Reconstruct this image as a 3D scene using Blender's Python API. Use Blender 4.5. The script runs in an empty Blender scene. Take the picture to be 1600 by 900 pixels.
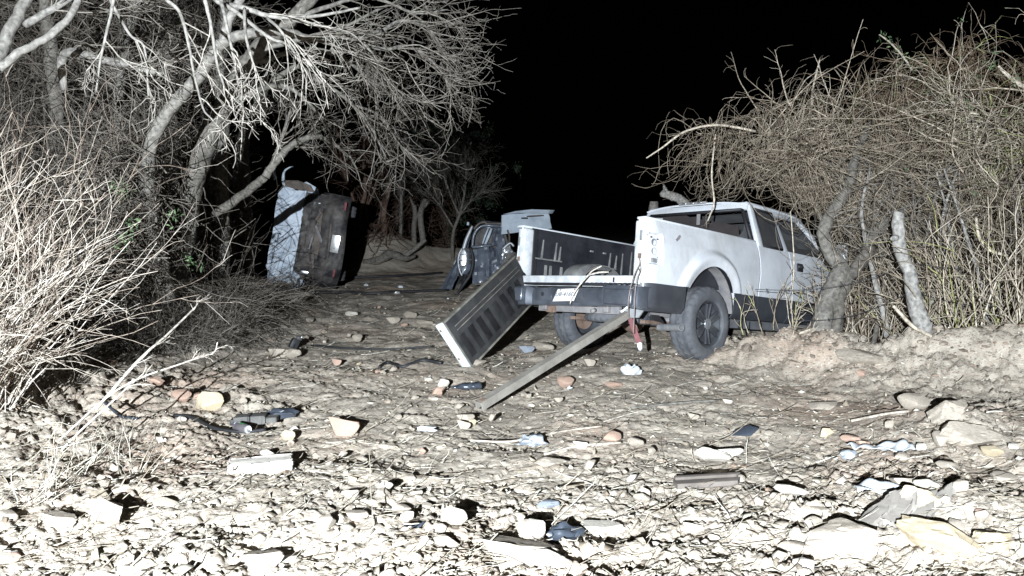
import bpy, bmesh, math, random
import numpy as np
from mathutils import Vector, Matrix, Euler

# ------------------------------------------------------------------ camera, world, light
SC = bpy.context.scene
COL = SC.collection
RNG = np.random.default_rng(11)
random.seed(5)
CAM_H = 1.5
FPX = 1160.0                      # focal length in photo pixels (1600 wide)
PITCH = math.atan((450 - 343.3) / FPX)
cam_d = bpy.data.cameras.new("camera")
cam_d.sensor_width = 36.0
cam_d.lens = 36.0 * FPX / 1600
cam_d.clip_start = 0.05
cam_d.clip_end = 2000
cam = bpy.data.objects.new("camera", cam_d)
cam.location = (0, 0, CAM_H)
cam.rotation_euler = (math.pi / 2 - PITCH, 0, 0)
COL.objects.link(cam)
SC.camera = cam

W = bpy.data.worlds.new("World")
SC.world = W
W.use_nodes = True
wn = W.node_tree
bg = wn.nodes["Background"]
sky = wn.nodes.new("ShaderNodeTexSky")
sky.sky_type = 'NISHITA'
sky.sun_disc = False
sky.sun_elevation = math.radians(2)
sky.sun_rotation = math.radians(180)
wn.links.new(sky.outputs[0], bg.inputs[0])
bg.inputs[1].default_value = 0.00012          # a moonless night

# the floodlight of the vehicle the picture is taken from: the only light of the place
LAMP = Vector((-1.15, -3.0, 2.05))
ld = bpy.data.lights.new("headlight_beam", 'SPOT')
ld.energy = 13600
ld.color = (0.83, 0.915, 1.0)
ld.shadow_soft_size = 0.022
ld.spot_size = math.radians(110)
ld.spot_blend = 0.25
lamp = bpy.data.objects.new("headlight_beam", ld)
lamp.location = LAMP
lamp.rotation_euler = (math.radians(82), 0, math.radians(-2))
COL.objects.link(lamp)

SC.view_settings.view_transform = 'Standard'
SC.view_settings.look = 'None'
SC.view_settings.exposure = 0
SC.view_settings.gamma = 1
SC.cycles.max_bounces = 5
SC.cycles.diffuse_bounces = 2

# ------------------------------------------------------------------ helpers
FWD = np.array([0, math.cos(PITCH), -math.sin(PITCH)])
UP = np.array([0, math.sin(PITCH), math.cos(PITCH)])
RIGHT = np.array([1.0, 0, 0])
CAMP = np.array([0, 0, CAM_H])


def pt(px, py, d):
    """Point of the place seen at a photo pixel, d metres ahead."""
    return CAMP + d * (FWD + RIGHT * (px - 800) / FPX + UP * (450 - py) / FPX)


def tag(o, label=None, cat=None, group=None, kind=None):
    if label: o["label"] = label
    if cat: o["category"] = cat
    if group: o["group"] = group
    if kind: o["kind"] = kind
    return o


def empty(name, loc=(0, 0, 0), label=None, cat=None, group=None):
    o = bpy.data.objects.new(name, None)
    o.empty_display_size = 0.2
    o.location = loc
    COL.objects.link(o)
    return tag(o, label, cat, group)


def link(name, me, parent=None, mat=None):
    o = bpy.data.objects.new(name, me)
    COL.objects.link(o)
    if mat is not None and len(me.materials) == 0:
        me.materials.append(mat)
    if parent is not None:
        o.parent = parent
    return o


def np_mesh(name, v, f, smooth=True, attr=None):
    """numpy verts (n,3), faces (m,3|4)."""
    me = bpy.data.meshes.new(name)
    k = f.shape[1]
    me.vertices.add(len(v))
    me.vertices.foreach_set("co", np.ascontiguousarray(v, dtype=np.float32).ravel())
    me.loops.add(f.size)
    me.loops.foreach_set("vertex_index", np.ascontiguousarray(f, dtype=np.int32).ravel())
    me.polygons.add(len(f))
    me.polygons.foreach_set("loop_start", np.arange(0, f.size, k, dtype=np.int32))
    me.polygons.foreach_set("use_smooth", np.full(len(f), smooth))
    if attr is not None:
        a = me.attributes.new("tint", 'FLOAT', 'POINT')
        a.data.foreach_set("value", np.ascontiguousarray(attr, dtype=np.float32))
    me.update(calc_edges=True)
    return me


# ---- noise
_perm = np.random.default_rng(3).integers(0, 2**31, 4096)


def _h(ix, iy, s):
    a = (ix * 374761393 + iy * 668265263 + s * 2147483647) & 0x7fffffff
    a = (a ^ (a >> 13)) * 1274126177 & 0x7fffffff
    return ((a ^ (a >> 16)) & 0xffff) / 65535.0


def vnoise(x, y, s=0):
    ix = np.floor(x).astype(np.int64); iy = np.floor(y).astype(np.int64)
    fx = x - ix; fy = y - iy
    fx = fx * fx * fx * (fx * (fx * 6 - 15) + 10); fy = fy * fy * fy * (fy * (fy * 6 - 15) + 10)
    a = _h(ix, iy, s); b = _h(ix + 1, iy, s); c = _h(ix, iy + 1, s); d = _h(ix + 1, iy + 1, s)
    return (a + (b - a) * fx) * (1 - fy) + (c + (d - c) * fx) * fy - 0.5


def worley(x, y, s=0):
    """F1, F2 and the id of the nearest cell."""
    ix = np.floor(x).astype(np.int64); iy = np.floor(y).astype(np.int64)
    f1 = np.full(x.shape, 9.0); f2 = np.full(x.shape, 9.0); cid = np.zeros(x.shape)
    for dx in (-1, 0, 1):
        for dy in (-1, 0, 1):
            cx = ix + dx; cy = iy + dy
            px = cx + _h(cx, cy, s + 1) - x; py = cy + _h(cx, cy, s + 2) - y
            d = np.sqrt(px * px + py * py)
            nid = _h(cx, cy, s + 3)
            closer = d < f1
            f2 = np.where(closer, f1, np.minimum(f2, d))
            cid = np.where(closer, nid, cid)
            f1 = np.where(closer, d, f1)
    return f1, f2, cid


def sstep(a, b, x):
    t = np.clip((x - a) / (b - a), 0, 1)
    return t * t * (3 - 2 * t)


def seg_dist(x, y, pts):
    """distance to a polyline, and the parameter-interpolated third value."""
    best = np.full(np.shape(x), 1e9); val = np.zeros(np.shape(x))
    for (x0, y0, h0), (x1, y1, h1) in zip(pts[:-1], pts[1:]):
        dx, dy = x1 - x0, y1 - y0
        t = np.clip(((x - x0) * dx + (y - y0) * dy) / (dx * dx + dy * dy), 0, 1)
        d = np.hypot(x - x0 - t * dx, y - y0 - t * dy)
        m = d < best
        val = np.where(m, h0 + (h1 - h0) * t, val); best = np.where(m, d, best)
    return best, val


BERM = [(2.55, 8.05, .14), (2.95, 7.7, .31), (3.6, 7.2, .33), (4.35, 6.75, .44), (5.3, 6.5, .48), (7.5, 6.6, .5)]


def H0(x, y):
    """the lie of the land without its small relief"""
    x = np.asarray(x, float); y = np.asarray(y, float)
    h = 0.012 * np.clip(y - 9, 0, 12)
    d, a = seg_dist(x, y, BERM)
    h = h + a * np.exp(-(d / .50) ** 2)
    # hollow in which the truck's nose sits
    h = h - .62 * np.exp(-((x - 4.6) / 1.35) ** 2 - ((y - 10.2) / 1.5) ** 2)
    # heap of earth on the right in front
    h = h + .16 * np.exp(-((x - 3.1) / .8) ** 2 - ((y - 4.9) / .8) ** 2) + .13 * np.exp(-((x - 2.3) / .5) ** 2 - ((y - 3.55) / .35) ** 2)
    h = h + .5 * sstep(3.5, 7, x) * sstep(7, 4, y)
    # left bank under the brush
    h = h + .32 * sstep(-2.8, -5.2, x + .12 * (y - 5)) * sstep(2, 5, y)
    # earth mounds far up the track
    h = h + .95 * np.exp(-((x + 3.75) / 1.15) ** 2 - ((y - 20.5) / 1.3) ** 2)
    h = h + .55 * np.exp(-((x + 1.8) / 1.9) ** 2 - ((y - 21.5) / 1.0) ** 2)
    return h


def gp(px, py):
    """ground point under a photo pixel"""
    d = FWD + RIGHT * (px - 800) / FPX + UP * (450 - py) / FPX
    t = 1.0
    for i in range(4000):
        p = CAMP + d * t
        if p[2] <= H0(p[0], p[1]): break
        t += .01 if t < 12 else .03
    return CAMP + d * t


# ---- materials
MATS = {}


def nt(name):
    m = bpy.data.materials.new(name); m.use_nodes = True
    t = m.node_tree
    return m, t, t.nodes["Principled BSDF"]


def N(t, typ, **kw):
    n = t.nodes.new(typ)
    for k, v in kw.items():
        if k.startswith("i_"):
            n.inputs[k[2:].replace("_", " ")].default_value = v
        else:
            setattr(n, k, v)
    return n


def ramp(t, stops, fac=None, interp='LINEAR'):
    r = t.nodes.new("ShaderNodeValToRGB")
    r.color_ramp.interpolation = interp
    e = r.color_ramp.elements
    while len(e) < len(stops): e.new(0.5)
    for el, (p, c) in zip(e, stops):
        el.position = p
        el.color = (*c, 1) if len(c) == 3 else c
    if fac is not None: t.links.new(fac, r.inputs[0])
    return r


def mat_noise(name, c0, c1, scale=8, rough=.6, metal=0, bump=0, bscale=40, detail=6, spec=.5, c2=None, coat=0, dist=.004, lo=.3, hi=.7):
    """principled with a two or three colour noise and an optional fine bump"""
    m, t, b = nt(name)
    tc = N(t, "ShaderNodeTexCoord")
    n = N(t, "ShaderNodeTexNoise"); n.inputs["Scale"].default_value = scale; n.inputs["Detail"].default_value = detail
    n.inputs["Roughness"].default_value = .62
    t.links.new(tc.outputs["Object"], n.inputs["Vector"])
    st = [(lo, c0), (hi, c1)] if c2 is None else [(lo, c0), ((lo + hi) / 2, c2), (hi, c1)]
    r = ramp(t, st, n.outputs["Fac"])
    t.links.new(r.outputs[0], b.inputs["Base Color"])
    b.inputs["Roughness"].default_value = rough
    b.inputs["Metallic"].default_value = metal
    b.inputs["Specular IOR Level"].default_value = spec
    if coat:
        b.inputs["Coat Weight"].default_value = coat; b.inputs["Coat Roughness"].default_value = .12
    if bump:
        n2 = N(t, "ShaderNodeTexNoise"); n2.inputs["Scale"].default_value = bscale; n2.inputs["Detail"].default_value = 8
        t.links.new(tc.outputs["Object"], n2.inputs["Vector"])
        bp = N(t, "ShaderNodeBump"); bp.inputs["Strength"].default_value = bump; bp.inputs["Distance"].default_value = dist
        t.links.new(n2.outputs["Fac"], bp.inputs["Height"])
        t.links.new(bp.outputs["Normal"], b.inputs["Normal"])
    MATS[name] = m
    return m


def mat_tint(name, stops, rough=.8, scale=30, bump=.4, dist=.003, trans=0):
    """colour picked per twig from the 'tint' attribute, with grain over it"""
    m, t, b = nt(name)
    at = N(t, "ShaderNodeAttribute"); at.attribute_name = "tint"
    r = ramp(t, stops, at.outputs["Fac"])
    tc = N(t, "ShaderNodeTexCoord")
    n = N(t, "ShaderNodeTexNoise"); n.inputs["Scale"].default_value = scale; n.inputs["Detail"].default_value = 5
    t.links.new(tc.outputs["Object"], n.inputs["Vector"])
    mr = N(t, "ShaderNodeMapRange"); mr.inputs[1].default_value = .3; mr.inputs[2].default_value = .7; mr.inputs[3].default_value = .42; mr.inputs[4].default_value = 1.25
    t.links.new(n.outputs["Fac"], mr.inputs[0])
    mx = N(t, "ShaderNodeVectorMath", operation='SCALE')
    t.links.new(r.outputs[0], mx.inputs[0]); t.links.new(mr.outputs[0], mx.inputs["Scale"])
    t.links.new(mx.outputs[0], b.inputs["Base Color"])
    b.inputs["Roughness"].default_value = rough
    b.inputs["Specular IOR Level"].default_value = .25
    if bump:
        bp = N(t, "ShaderNodeBump"); bp.inputs["Strength"].default_value = bump; bp.inputs["Distance"].default_value = dist
        t.links.new(n.outputs["Fac"], bp.inputs["Height"]); t.links.new(bp.outputs["Normal"], b.inputs["Normal"])
    MATS[name] = m
    return m


# ---- tubes and strands
def tube(pts, rad, sides=8, cap=True, rough=0.0, seed=0):
    """one bent tapering tube -> verts, quads"""
    P = np.asarray(pts, float); R = np.asarray(rad, float) * np.ones(len(P))
    T = np.gradient(P, axis=0); T /= np.linalg.norm(T, axis=1)[:, None] + 1e-9
    u = np.cross(T[0], [0.31, 0.2, 0.93]); u /= np.linalg.norm(u)
    vs = []
    rg = np.random.default_rng(seed)
    ph = np.arange(sides) * 2 * math.pi / sides
    lump = rg.normal(0, 1, sides)
    for i in range(len(P)):
        u = u - T[i] * (u @ T[i]); u /= np.linalg.norm(u) + 1e-9
        w = np.cross(T[i], u)
        lump = .7 * lump + .5 * rg.normal(0, 1, sides)
        rr = R[i] * (1 + rough * lump)
        vs.append(P[i] + np.outer(np.cos(ph) * rr, u) + np.outer(np.sin(ph) * rr, w))
    V = np.concatenate(vs)
    n = len(P); q = []
    a = np.arange(sides); b = (a + 1) % sides
    for i in range(n - 1):
        q.append(np.stack([i * sides + a, i * sides + b, (i + 1) * sides + b, (i + 1) * sides + a], 1))
    F = np.concatenate(q)
    if cap:
        c0 = len(V); V = np.concatenate([V, P[:1], P[-1:]])
        e = (n - 1) * sides
        # quad caps by fan of quads would need pairs; use degenerate-free fan of pairs
        fan = []
        for k in range(0, sides, 2):
            fan.append([c0, (k + 2) % sides, (k + 1) % sides, k % sides])
            fan.append([c0 + 1, e + k % sides, e + (k + 1) % sides, e + (k + 2) % sides])
        F = np.concatenate([F, np.array(fan)])
    return V, F


def catmull(P, n):
    P = np.asarray(P, float)
    Q = np.concatenate([2 * P[:1] - P[1:2], P, 2 * P[-1:] - P[-2:-1]])
    t = np.linspace(0, len(P) - 1 - 1e-6, n); i = t.astype(int); f = (t - i)[:, None]
    a, b, c, d = Q[i], Q[i + 1], Q[i + 2], Q[i + 3]
    return .5 * (2 * b + (c - a) * f + (2 * a - 5 * b + 4 * c - d) * f * f + (3 * b - a - 3 * c + d) * f ** 3)


def norm(v):
    return v / (np.linalg.norm(v, axis=-1, keepdims=True) + 1e-9)


def walk(start, dirs, length, K, wob=.3, grav=0.0, kink=0.0, rg=RNG, field=None):
    """many random-walk strands at once: (M,K,3)"""
    M = len(start)
    P = np.zeros((M, K, 3)); P[:, 0] = start
    d = norm(np.asarray(dirs, float))
    st = (np.asarray(length, float) * np.ones(M) / (K - 1))[:, None]
    curl = rg.normal(0, wob * .5, (M, 3))
    for k in range(1, K):
        d = d + rg.normal(0, wob, (M, 3)) * .6 + curl * .6
        d[:, 2] += grav
        if field is not None: d = d + field(P[:, k - 1])
        if kink:
            m = rg.random(M) < .3
            d[m] += rg.normal(0, kink, (m.sum(), 3))
        d = norm(d)
        P[:, k] = P[:, k - 1] + d * st
    return P


def strand_mesh(P, r0, r1, sides=3):
    """(M,K,3) centre lines -> verts, quads, per-vertex tint slot index"""
    M, K, _ = P.shape
    T = np.gradient(P, axis=1); T = norm(T)
    ref = norm(RNG.normal(0, 1, (M, 1, 3)))
    u = norm(np.cross(T, ref)); w = np.cross(T, u)
    rr = (np.asarray(r0, float) * np.ones(M))[:, None] + ((np.asarray(r1, float) - np.asarray(r0, float)) * np.ones(M))[:, None] * np.linspace(0, 1, K)[None]
    ph = np.arange(sides) * 2 * math.pi / sides
    V = P[:, :, None, :] + rr[:, :, None, None] * (np.cos(ph)[None, None, :, None] * u[:, :, None, :] + np.sin(ph)[None, None, :, None] * w[:, :, None, :])
    V = V.reshape(-1, 3)
    a = np.arange(sides); b = (a + 1) % sides
    base = (np.arange(M)[:, None, None] * K + np.arange(K - 1)[None, :, None]) * sides
    F = np.stack([base + a, base + b, base + sides + b, base + sides + a], -1).reshape(-1, 4)
    tint = np.repeat(RNG.random(M), K * sides)
    return V, F, tint


def children(P, n, lo=.15, hi=1.0, ang=.9, rg=RNG, bias=None):
    """n offshoots from strands P: start points, directions, parent indices, positions"""
    M, K, _ = P.shape
    i = rg.integers(0, M, n)
    t = lo + (hi - lo) * rg.random(n); k = np.minimum((t * (K - 1)).astype(int), K - 2); f = t * (K - 1) - k
    s = P[i, k] * (1 - f)[:, None] + P[i, k + 1] * f[:, None]
    d = norm(P[i, k + 1] - P[i, k]) + norm(rg.normal(0, 1, (n, 3))) * ang
    if bias is not None: d = d + np.asarray(bias)
    return s, norm(d), i, t


class Bag:
    """collects numpy pieces into one mesh"""
    def __init__(s): s.v = []; s.f = []; s.t = []; s.n = 0
    def add(s, v, f, t=None):
        s.v.append(v); s.f.append(f + s.n); s.t.append(np.full(len(v), .5) if t is None else t); s.n += len(v); return s
    def strands(s, P, r0, r1, sides=3, tint=None):
        v, f, t = strand_mesh(P, r0, r1, sides)
        if tint is not None: t = tint[0] + (tint[1] - tint[0]) * t
        return s.add(v, f, t)
    def tube(s, pts, rad, sides=8, rough=0., n=None, seed=0, tint=.5):
        if n: 
            R = np.interp(np.linspace(0, 1, n), np.linspace(0, 1, len(pts)), np.asarray(rad, float) * np.ones(len(pts)))
            pts = catmull(pts, n); rad = R
        v, f = tube(pts, rad, sides, rough=rough, seed=seed)
        return s.add(v, f, np.full(len(v), tint))
    def build(s, name, mat, parent=None, smooth=True):
        o = link(name, np_mesh(name, np.concatenate(s.v), np.concatenate(s.f), smooth, np.concatenate(s.t)), parent, mat)
        return o


# ---- bmesh solids
class MB:
    def __init__(s): s.bm = bmesh.new()
    def box(s, c, size, rot=None, bev=0.0, taper=None):
        m = Matrix.Translation(c) @ (rot.to_4x4() if rot is not None else Matrix()) @ Matrix.Diagonal((*size, 1))
        r = bmesh.ops.create_cube(s.bm, size=1, matrix=m)
        vs = r['verts']
        if bev:
            es = list({e for v in vs for e in v.link_edges})
            bmesh.ops.bevel(s.bm, geom=es, offset=bev, segments=2, affect='EDGES', profile=.5)
        return s
    def slab(s, pts, th, bev=0.0):
        """closed prism over a planar polygon, thickness vector or depth along the normal"""
        pts = [Vector(p) for p in pts]
        if not isinstance(th, Vector):
            n = Vector((0, 0, 0))
            for i in range(len(pts)):
                a, b = pts[i], pts[(i + 1) % len(pts)]
                n += a.cross(b)
            n.normalize(); th = n * th
        a = [s.bm.verts.new(p) for p in pts]; b = [s.bm.verts.new(p + th) for p in pts]
        fs = [s.bm.faces.new(a[::-1]), s.bm.faces.new(b)]
        k = len(pts)
        for i in range(k):
            fs.append(s.bm.faces.new((a[i], a[(i + 1) % k], b[(i + 1) % k], b[i])))
        if bev:
            es = list({e for f in fs for e in f.edges})
            bmesh.ops.bevel(s.bm, geom=es, offset=bev, segments=2, affect='EDGES', profile=.5)
        return s
    def grid(s, fn, nu, nv, keep=None, th=None):
        """surface fn(u,v)->point, u,v in 0..1"""
        g = [[s.bm.verts.new(fn(i / nu, j / nv)) for j in range(nv + 1)] for i in range(nu + 1)]
        for i in range(nu):
            for j in range(nv):
                if keep is not None and not keep((i + .5) / nu, (j + .5) / nv): continue
                try: s.bm.faces.new((g[i][j], g[i + 1][j], g[i + 1][j + 1], g[i][j + 1]))
                except ValueError: pass
        return s
    def lathe(s, prof, seg=48, axis='y', rfun=None, closed=False):
        """prof: list of (r, offset along axis)"""
        rings = []
        for k, (r, o) in enumerate(prof):
            ring = []
            for i in range(seg):
                a = 2 * math.pi * i / seg
                rr = r + (rfun(k, i) if rfun else 0)
                x, z = rr * math.cos(a), rr * math.sin(a)
                p = {'y': (x, o, z), 'x': (o, x, z), 'z': (x, z, o)}[axis]
                ring.append(s.bm.verts.new(p))
            rings.append(ring)
        L = len(rings)
        for k in range(L if closed else L - 1):
            A, B = rings[k], rings[(k + 1) % L]
            for i in range(seg):
                j = (i + 1) % seg
                s.bm.faces.new((A[i], A[j], B[j], B[i]))
        return s
    def xf(s, m):
        bmesh.ops.transform(s.bm, matrix=m, verts=s.bm.verts); return s
    def jitter(s, amt, seed=0):
        r = random.Random(seed)
        for v in s.bm.verts: v.co += Vector((r.uniform(-1, 1), r.uniform(-1, 1), r.uniform(-1, 1))) * amt
        return s
    def build(s, name, mat, parent=None, smooth=None, solid=0.0):
        bm = s.bm
        loose = [v for v in bm.verts if not v.link_faces]
        if loose: bmesh.ops.delete(bm, geom=loose, context='VERTS')
        if solid:
            bmesh.ops.recalc_face_normals(bm, faces=bm.faces)
            bmesh.ops.solidify(bm, geom=bm.faces[:], thickness=solid)
        bmesh.ops.recalc_face_normals(bm, faces=bm.faces)
        me = bpy.data.meshes.new(name)
        bm.to_mesh(me); bm.free()
        o = link(name, me, parent, mat)
        if smooth is not None:
            me.polygons.foreach_set("use_smooth", np.full(len(me.polygons), True))
            try: me.set_sharp_from_angle(angle=math.radians(smooth))
            except Exception: pass
        return o


# ------------------------------------------------------------------ materials
def ground_material():
    m, t, b = nt("packed_dirt")
    tc = N(t, "ShaderNodeTexCoord")
    def noise(sc, det=8, ro=.6, stretch=None):
        n = N(t, "ShaderNodeTexNoise"); n.inputs["Scale"].default_value = sc; n.inputs["Detail"].default_value = det; n.inputs["Roughness"].default_value = ro
        if stretch:
            mp = N(t, "ShaderNodeMapping"); mp.inputs["Scale"].default_value = stretch
            t.links.new(tc.outputs["Object"], mp.inputs[0]); t.links.new(mp.outputs[0], n.inputs["Vector"])
        else: t.links.new(tc.outputs["Object"], n.inputs["Vector"])
        return n.outputs["Fac"]
    base = ramp(t, [(.3, (.31, .262, .210)), (.5, (.42, .361, .294)), (.72, (.52, .456, .375))], noise(5, 10, .7))
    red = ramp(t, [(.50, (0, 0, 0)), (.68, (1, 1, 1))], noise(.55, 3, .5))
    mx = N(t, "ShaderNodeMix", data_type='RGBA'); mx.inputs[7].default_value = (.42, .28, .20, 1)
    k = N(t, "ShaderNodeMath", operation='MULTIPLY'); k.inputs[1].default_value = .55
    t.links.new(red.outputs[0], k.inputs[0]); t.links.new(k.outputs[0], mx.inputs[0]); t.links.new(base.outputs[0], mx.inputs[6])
    # pale chaff and chips, dark bits of bark
    vo = N(t, "ShaderNodeTexVoronoi"); vo.inputs["Scale"].default_value = 85
    mp = N(t, "ShaderNodeMapping"); mp.inputs["Scale"].default_value = (.45, 1.3, 1); t.links.new(tc.outputs["Object"], mp.inputs[0]); t.links.new(mp.outputs[0], vo.inputs["Vector"])
    sep = N(t, "ShaderNodeSeparateColor"); t.links.new(vo.outputs["Color"], sep.inputs[0])
    pale = ramp(t, [(.86, (0, 0, 0)), (.90, (1, 1, 1))], sep.outputs[0])
    dark = ramp(t, [(.88, (0, 0, 0)), (.92, (1, 1, 1))], sep.outputs[1])
    m2 = N(t, "ShaderNodeMix", data_type='RGBA'); m2.inputs[7].default_value = (.50, .46, .38, 1)
    t.links.new(pale.outputs[0], m2.inputs[0]); t.links.new(mx.outputs[2], m2.inputs[6])
    m3 = N(t, "ShaderNodeMix", data_type='RGBA'); m3.inputs[7].default_value = (.22, .185, .15, 1)
    t.links.new(dark.outputs[0], m3.inputs[0]); t.links.new(m2.outputs[2], m3.inputs[6])
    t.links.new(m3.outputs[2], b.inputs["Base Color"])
    b.inputs["Roughness"].default_value = .95; b.inputs["Specular IOR Level"].default_value = .12
    bp = N(t, "ShaderNodeBump"); bp.inputs["Strength"].default_value = .8; bp.inputs["Distance"].default_value = .012
    t.links.new(noise(70, 8, .7, (.7, 1.2, 1)), bp.inputs["Height"]); t.links.new(bp.outputs["Normal"], b.inputs["Normal"])
    return m

M_GROUND = ground_material()
M_ROCK = mat_noise("dusty_rock", (.26, .22, .175), (.42, .365, .30), 9, .9, bump=.5, bscale=26, dist=.008, spec=.2)
M_ROCKW = mat_noise("pale_limestone", (.40, .36, .30), (.60, .55, .48), 10, .9, bump=.4, bscale=30, dist=.006, spec=.2)
M_ROCKR = mat_noise("reddish_stone", (.31, .20, .15), (.43, .31, .24), 9, .9, bump=.4, bscale=30, dist=.006, spec=.2)
M_ROCKY = mat_noise("ochre_stone", (.36, .29, .19), (.52, .44, .31), 10, .9, bump=.4, bscale=30, dist=.006, spec=.2)
M_ROCKB = mat_noise("blue_grey_stone", (.12, .135, .16), (.25, .27, .30), 10, .8, bump=.4, bscale=30, dist=.006)
M_BARK = mat_tint("grey_bark", [(0, (.12, .105, .088)), (.5, (.19, .175, .152)), (1, (.30, .285, .26))], scale=26, bump=.7, dist=.01)
M_BARKD = mat_tint("dark_bark", [(0, (.10, .09, .075)), (1, (.20, .18, .155))], scale=18, bump=.7, dist=.01)
M_BARK_REDLIT = mat_tint("red_lit_bark", [(0, (.10, .062, .045)), (1, (.17, .11, .082))], scale=18, bump=.7, dist=.01)  # red glow on the far trunks, put into the bark colour
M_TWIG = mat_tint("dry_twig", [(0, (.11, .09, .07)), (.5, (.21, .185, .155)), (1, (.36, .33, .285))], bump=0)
M_TWIGP = mat_tint("pale_stem", [(0, (.26, .185, .14)), (.3, (.42, .35, .28)), (.7, (.56, .49, .41)), (1, (.68, .62, .54))], bump=0)
M_VINE = mat_tint("dry_vine", [(0, (.11, .082, .057)), (.35, (.27, .218, .16)), (.7, (.43, .36, .275)), (.93, (.60, .525, .42)), (.97, (.36, .36, .14)), (1, (.40, .40, .16))], bump=0)
M_VINER = mat_tint("russet_vine", [(0, (.12, .08, .052)), (.6, (.27, .195, .13)), (1, (.36, .29, .20))], bump=0)
M_LEAF = mat_tint("green_leaf", [(0, (.07, .12, .055)), (.6, (.12, .19, .09)), (1, (.22, .28, .14))], bump=0, rough=.6)
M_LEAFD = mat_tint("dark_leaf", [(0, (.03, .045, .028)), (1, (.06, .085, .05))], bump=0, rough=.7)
M_STRAW = mat_tint("straw", [(0, (.16, .125, .09)), (.4, (.34, .29, .22)), (.75, (.50, .45, .36)), (1, (.66, .62, .54))], bump=0)

# ------------------------------------------------------------------ ground
def relief(x, y):
    r = np.hypot(x, y)
    wx = x + .25 * vnoise(x * 2.1, y * 2.1, 70); wy = y + .25 * vnoise(x * 2.1, y * 2.1, 71)
    h = .09 * vnoise(x * .8, y * .8, 1) + .055 * vnoise(x * 2.2, y * 2.6, 2) + .032 * vnoise(wx * 5.2, wy * 6.4, 3)
    rough = np.clip(.40 + .42 * sstep(4.6, 3.0, y) + .75 * sstep(-1.6, -3.2, x) * sstep(9, 6, y) + .55 * sstep(2.2, 3.4, x) * sstep(10, 8, y) + .7 * vnoise(x * .5, y * .5, 9) + .7 * vnoise(x * 1.4, y * 1.4, 10), .12, 1.8)
    near = sstep(16, 7, r)
    bd, ba = seg_dist(x, y, BERM); bm_ = np.exp(-(bd / .8) ** 2)
    r2 = np.clip(rough + .8 * bm_, .22, 1.25)
    h = h + r2 * (.032 * vnoise(wx * 10, wy * 13, 4)) + r2 * near * (.024 * vnoise(x * 22, y * 28, 5) + .015 * vnoise(x * 45, y * 58, 6))
    f1, f2, cid = worley(wx * 3.1 + 3, wy * 4.4, 90)
    h = h - near * .020 * np.clip(1 - (f2 - f1) / .10, 0, 1) * (cid > .35)
    f1, f2, cid = worley(wx * 9 + 3, wy * 15, 95)
    h = h + near * r2 * .012 * (cid > .5) * np.clip((f2 - f1) / .4, 0, 1) * cid
    # clods: each cell a lump of its own height, with cracks between them
    f1, f2, cid = worley(wx * 5.0, wy * 6.0, 20)
    edge = np.clip((f2 - f1) / .22, 0, 1)
    lumpy = np.clip(rough - .62, 0, 1)
    h = h + lumpy * (.10 * cid ** 2 * edge ** .7 * (1 - .5 * f1) - .018 * (1 - edge))
    f1, f2, cid = worley(wx * 14 + 7, wy * 17, 30)
    edge = np.clip((f2 - f1) / .3, 0, 1)
    h = h + near * rough * .015 * (cid ** 3) * edge * (1 - .6 * f1)
    f1, f2, cid = worley(x * 31, y * 40, 40)
    h = h + near * r2 * .013 * np.where(cid > .66, 1, 0) * np.clip((f2 - f1) / .35, 0, 1)
    # loose heaped earth of the berm
    f1, f2, cid = worley(wx * 3.4 + 11, wy * 3.9, 110)
    h = h + bm_ * (.16 * vnoise(wx * 2.6, wy * 2.6, 100) + .09 * vnoise(wx * 6, wy * 6, 101) + .11 * cid ** 2 * np.clip((f2 - f1) / .3, 0, 1) ** .6)
    # shallow wheel ruts and blades of the grader across the track
    h = h - .035 * np.exp(-((x - .1 + .02 * y) / .25) ** 2) * sstep(3, 6, y) - .03 * np.exp(-((x + 1.55 + .03 * y) / .28) ** 2) * sstep(3, 6, y)
    return h * sstep(60, 20, r)

def H(x, y):
    x = np.atleast_1d(np.asarray(x, float)); y = np.atleast_1d(np.asarray(y, float))
    return H0(x, y) + relief(x, y)

def Hs(x, y): return float(H(x, y)[0])

fine = np.radians(np.concatenate([np.arange(-66, -41, .5), np.arange(-41, 41.001, .127), np.arange(41.4, 66, .5)]))
coarse = np.radians(np.concatenate([np.arange(70, 180, 6), np.arange(-178, -69, 6)]))
ang = np.concatenate([fine, coarse])
rr = [0.06, .3, .6, .9]
while rr[-1] < 27: rr.append(rr[-1] * (1.0041 if rr[-1] > 2.0 else 1.03))
while rr[-1] < 900: rr.append(rr[-1] * 1.09)
rr = np.array(rr)
gx = np.outer(rr, np.sin(ang)); gy = np.outer(rr, np.cos(ang))
gz = H(gx.ravel(), gy.ravel())
gv = np.stack([gx.ravel(), gy.ravel(), gz], 1)
na, nr = len(ang), len(rr)
ii = np.arange(nr - 1)[:, None] * na; jj = np.arange(na)[None]; j2 = (jj + 1) % na
gf = np.stack([ii + jj, ii + j2, ii + na + j2, ii + na + jj], -1).reshape(-1, 4)[:, ::-1]
ground = link("ground", np_mesh("ground", gv, gf, True), None, M_GROUND)
tag(ground, kind='structure')
del gx, gy, gz, gv, gf

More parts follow.
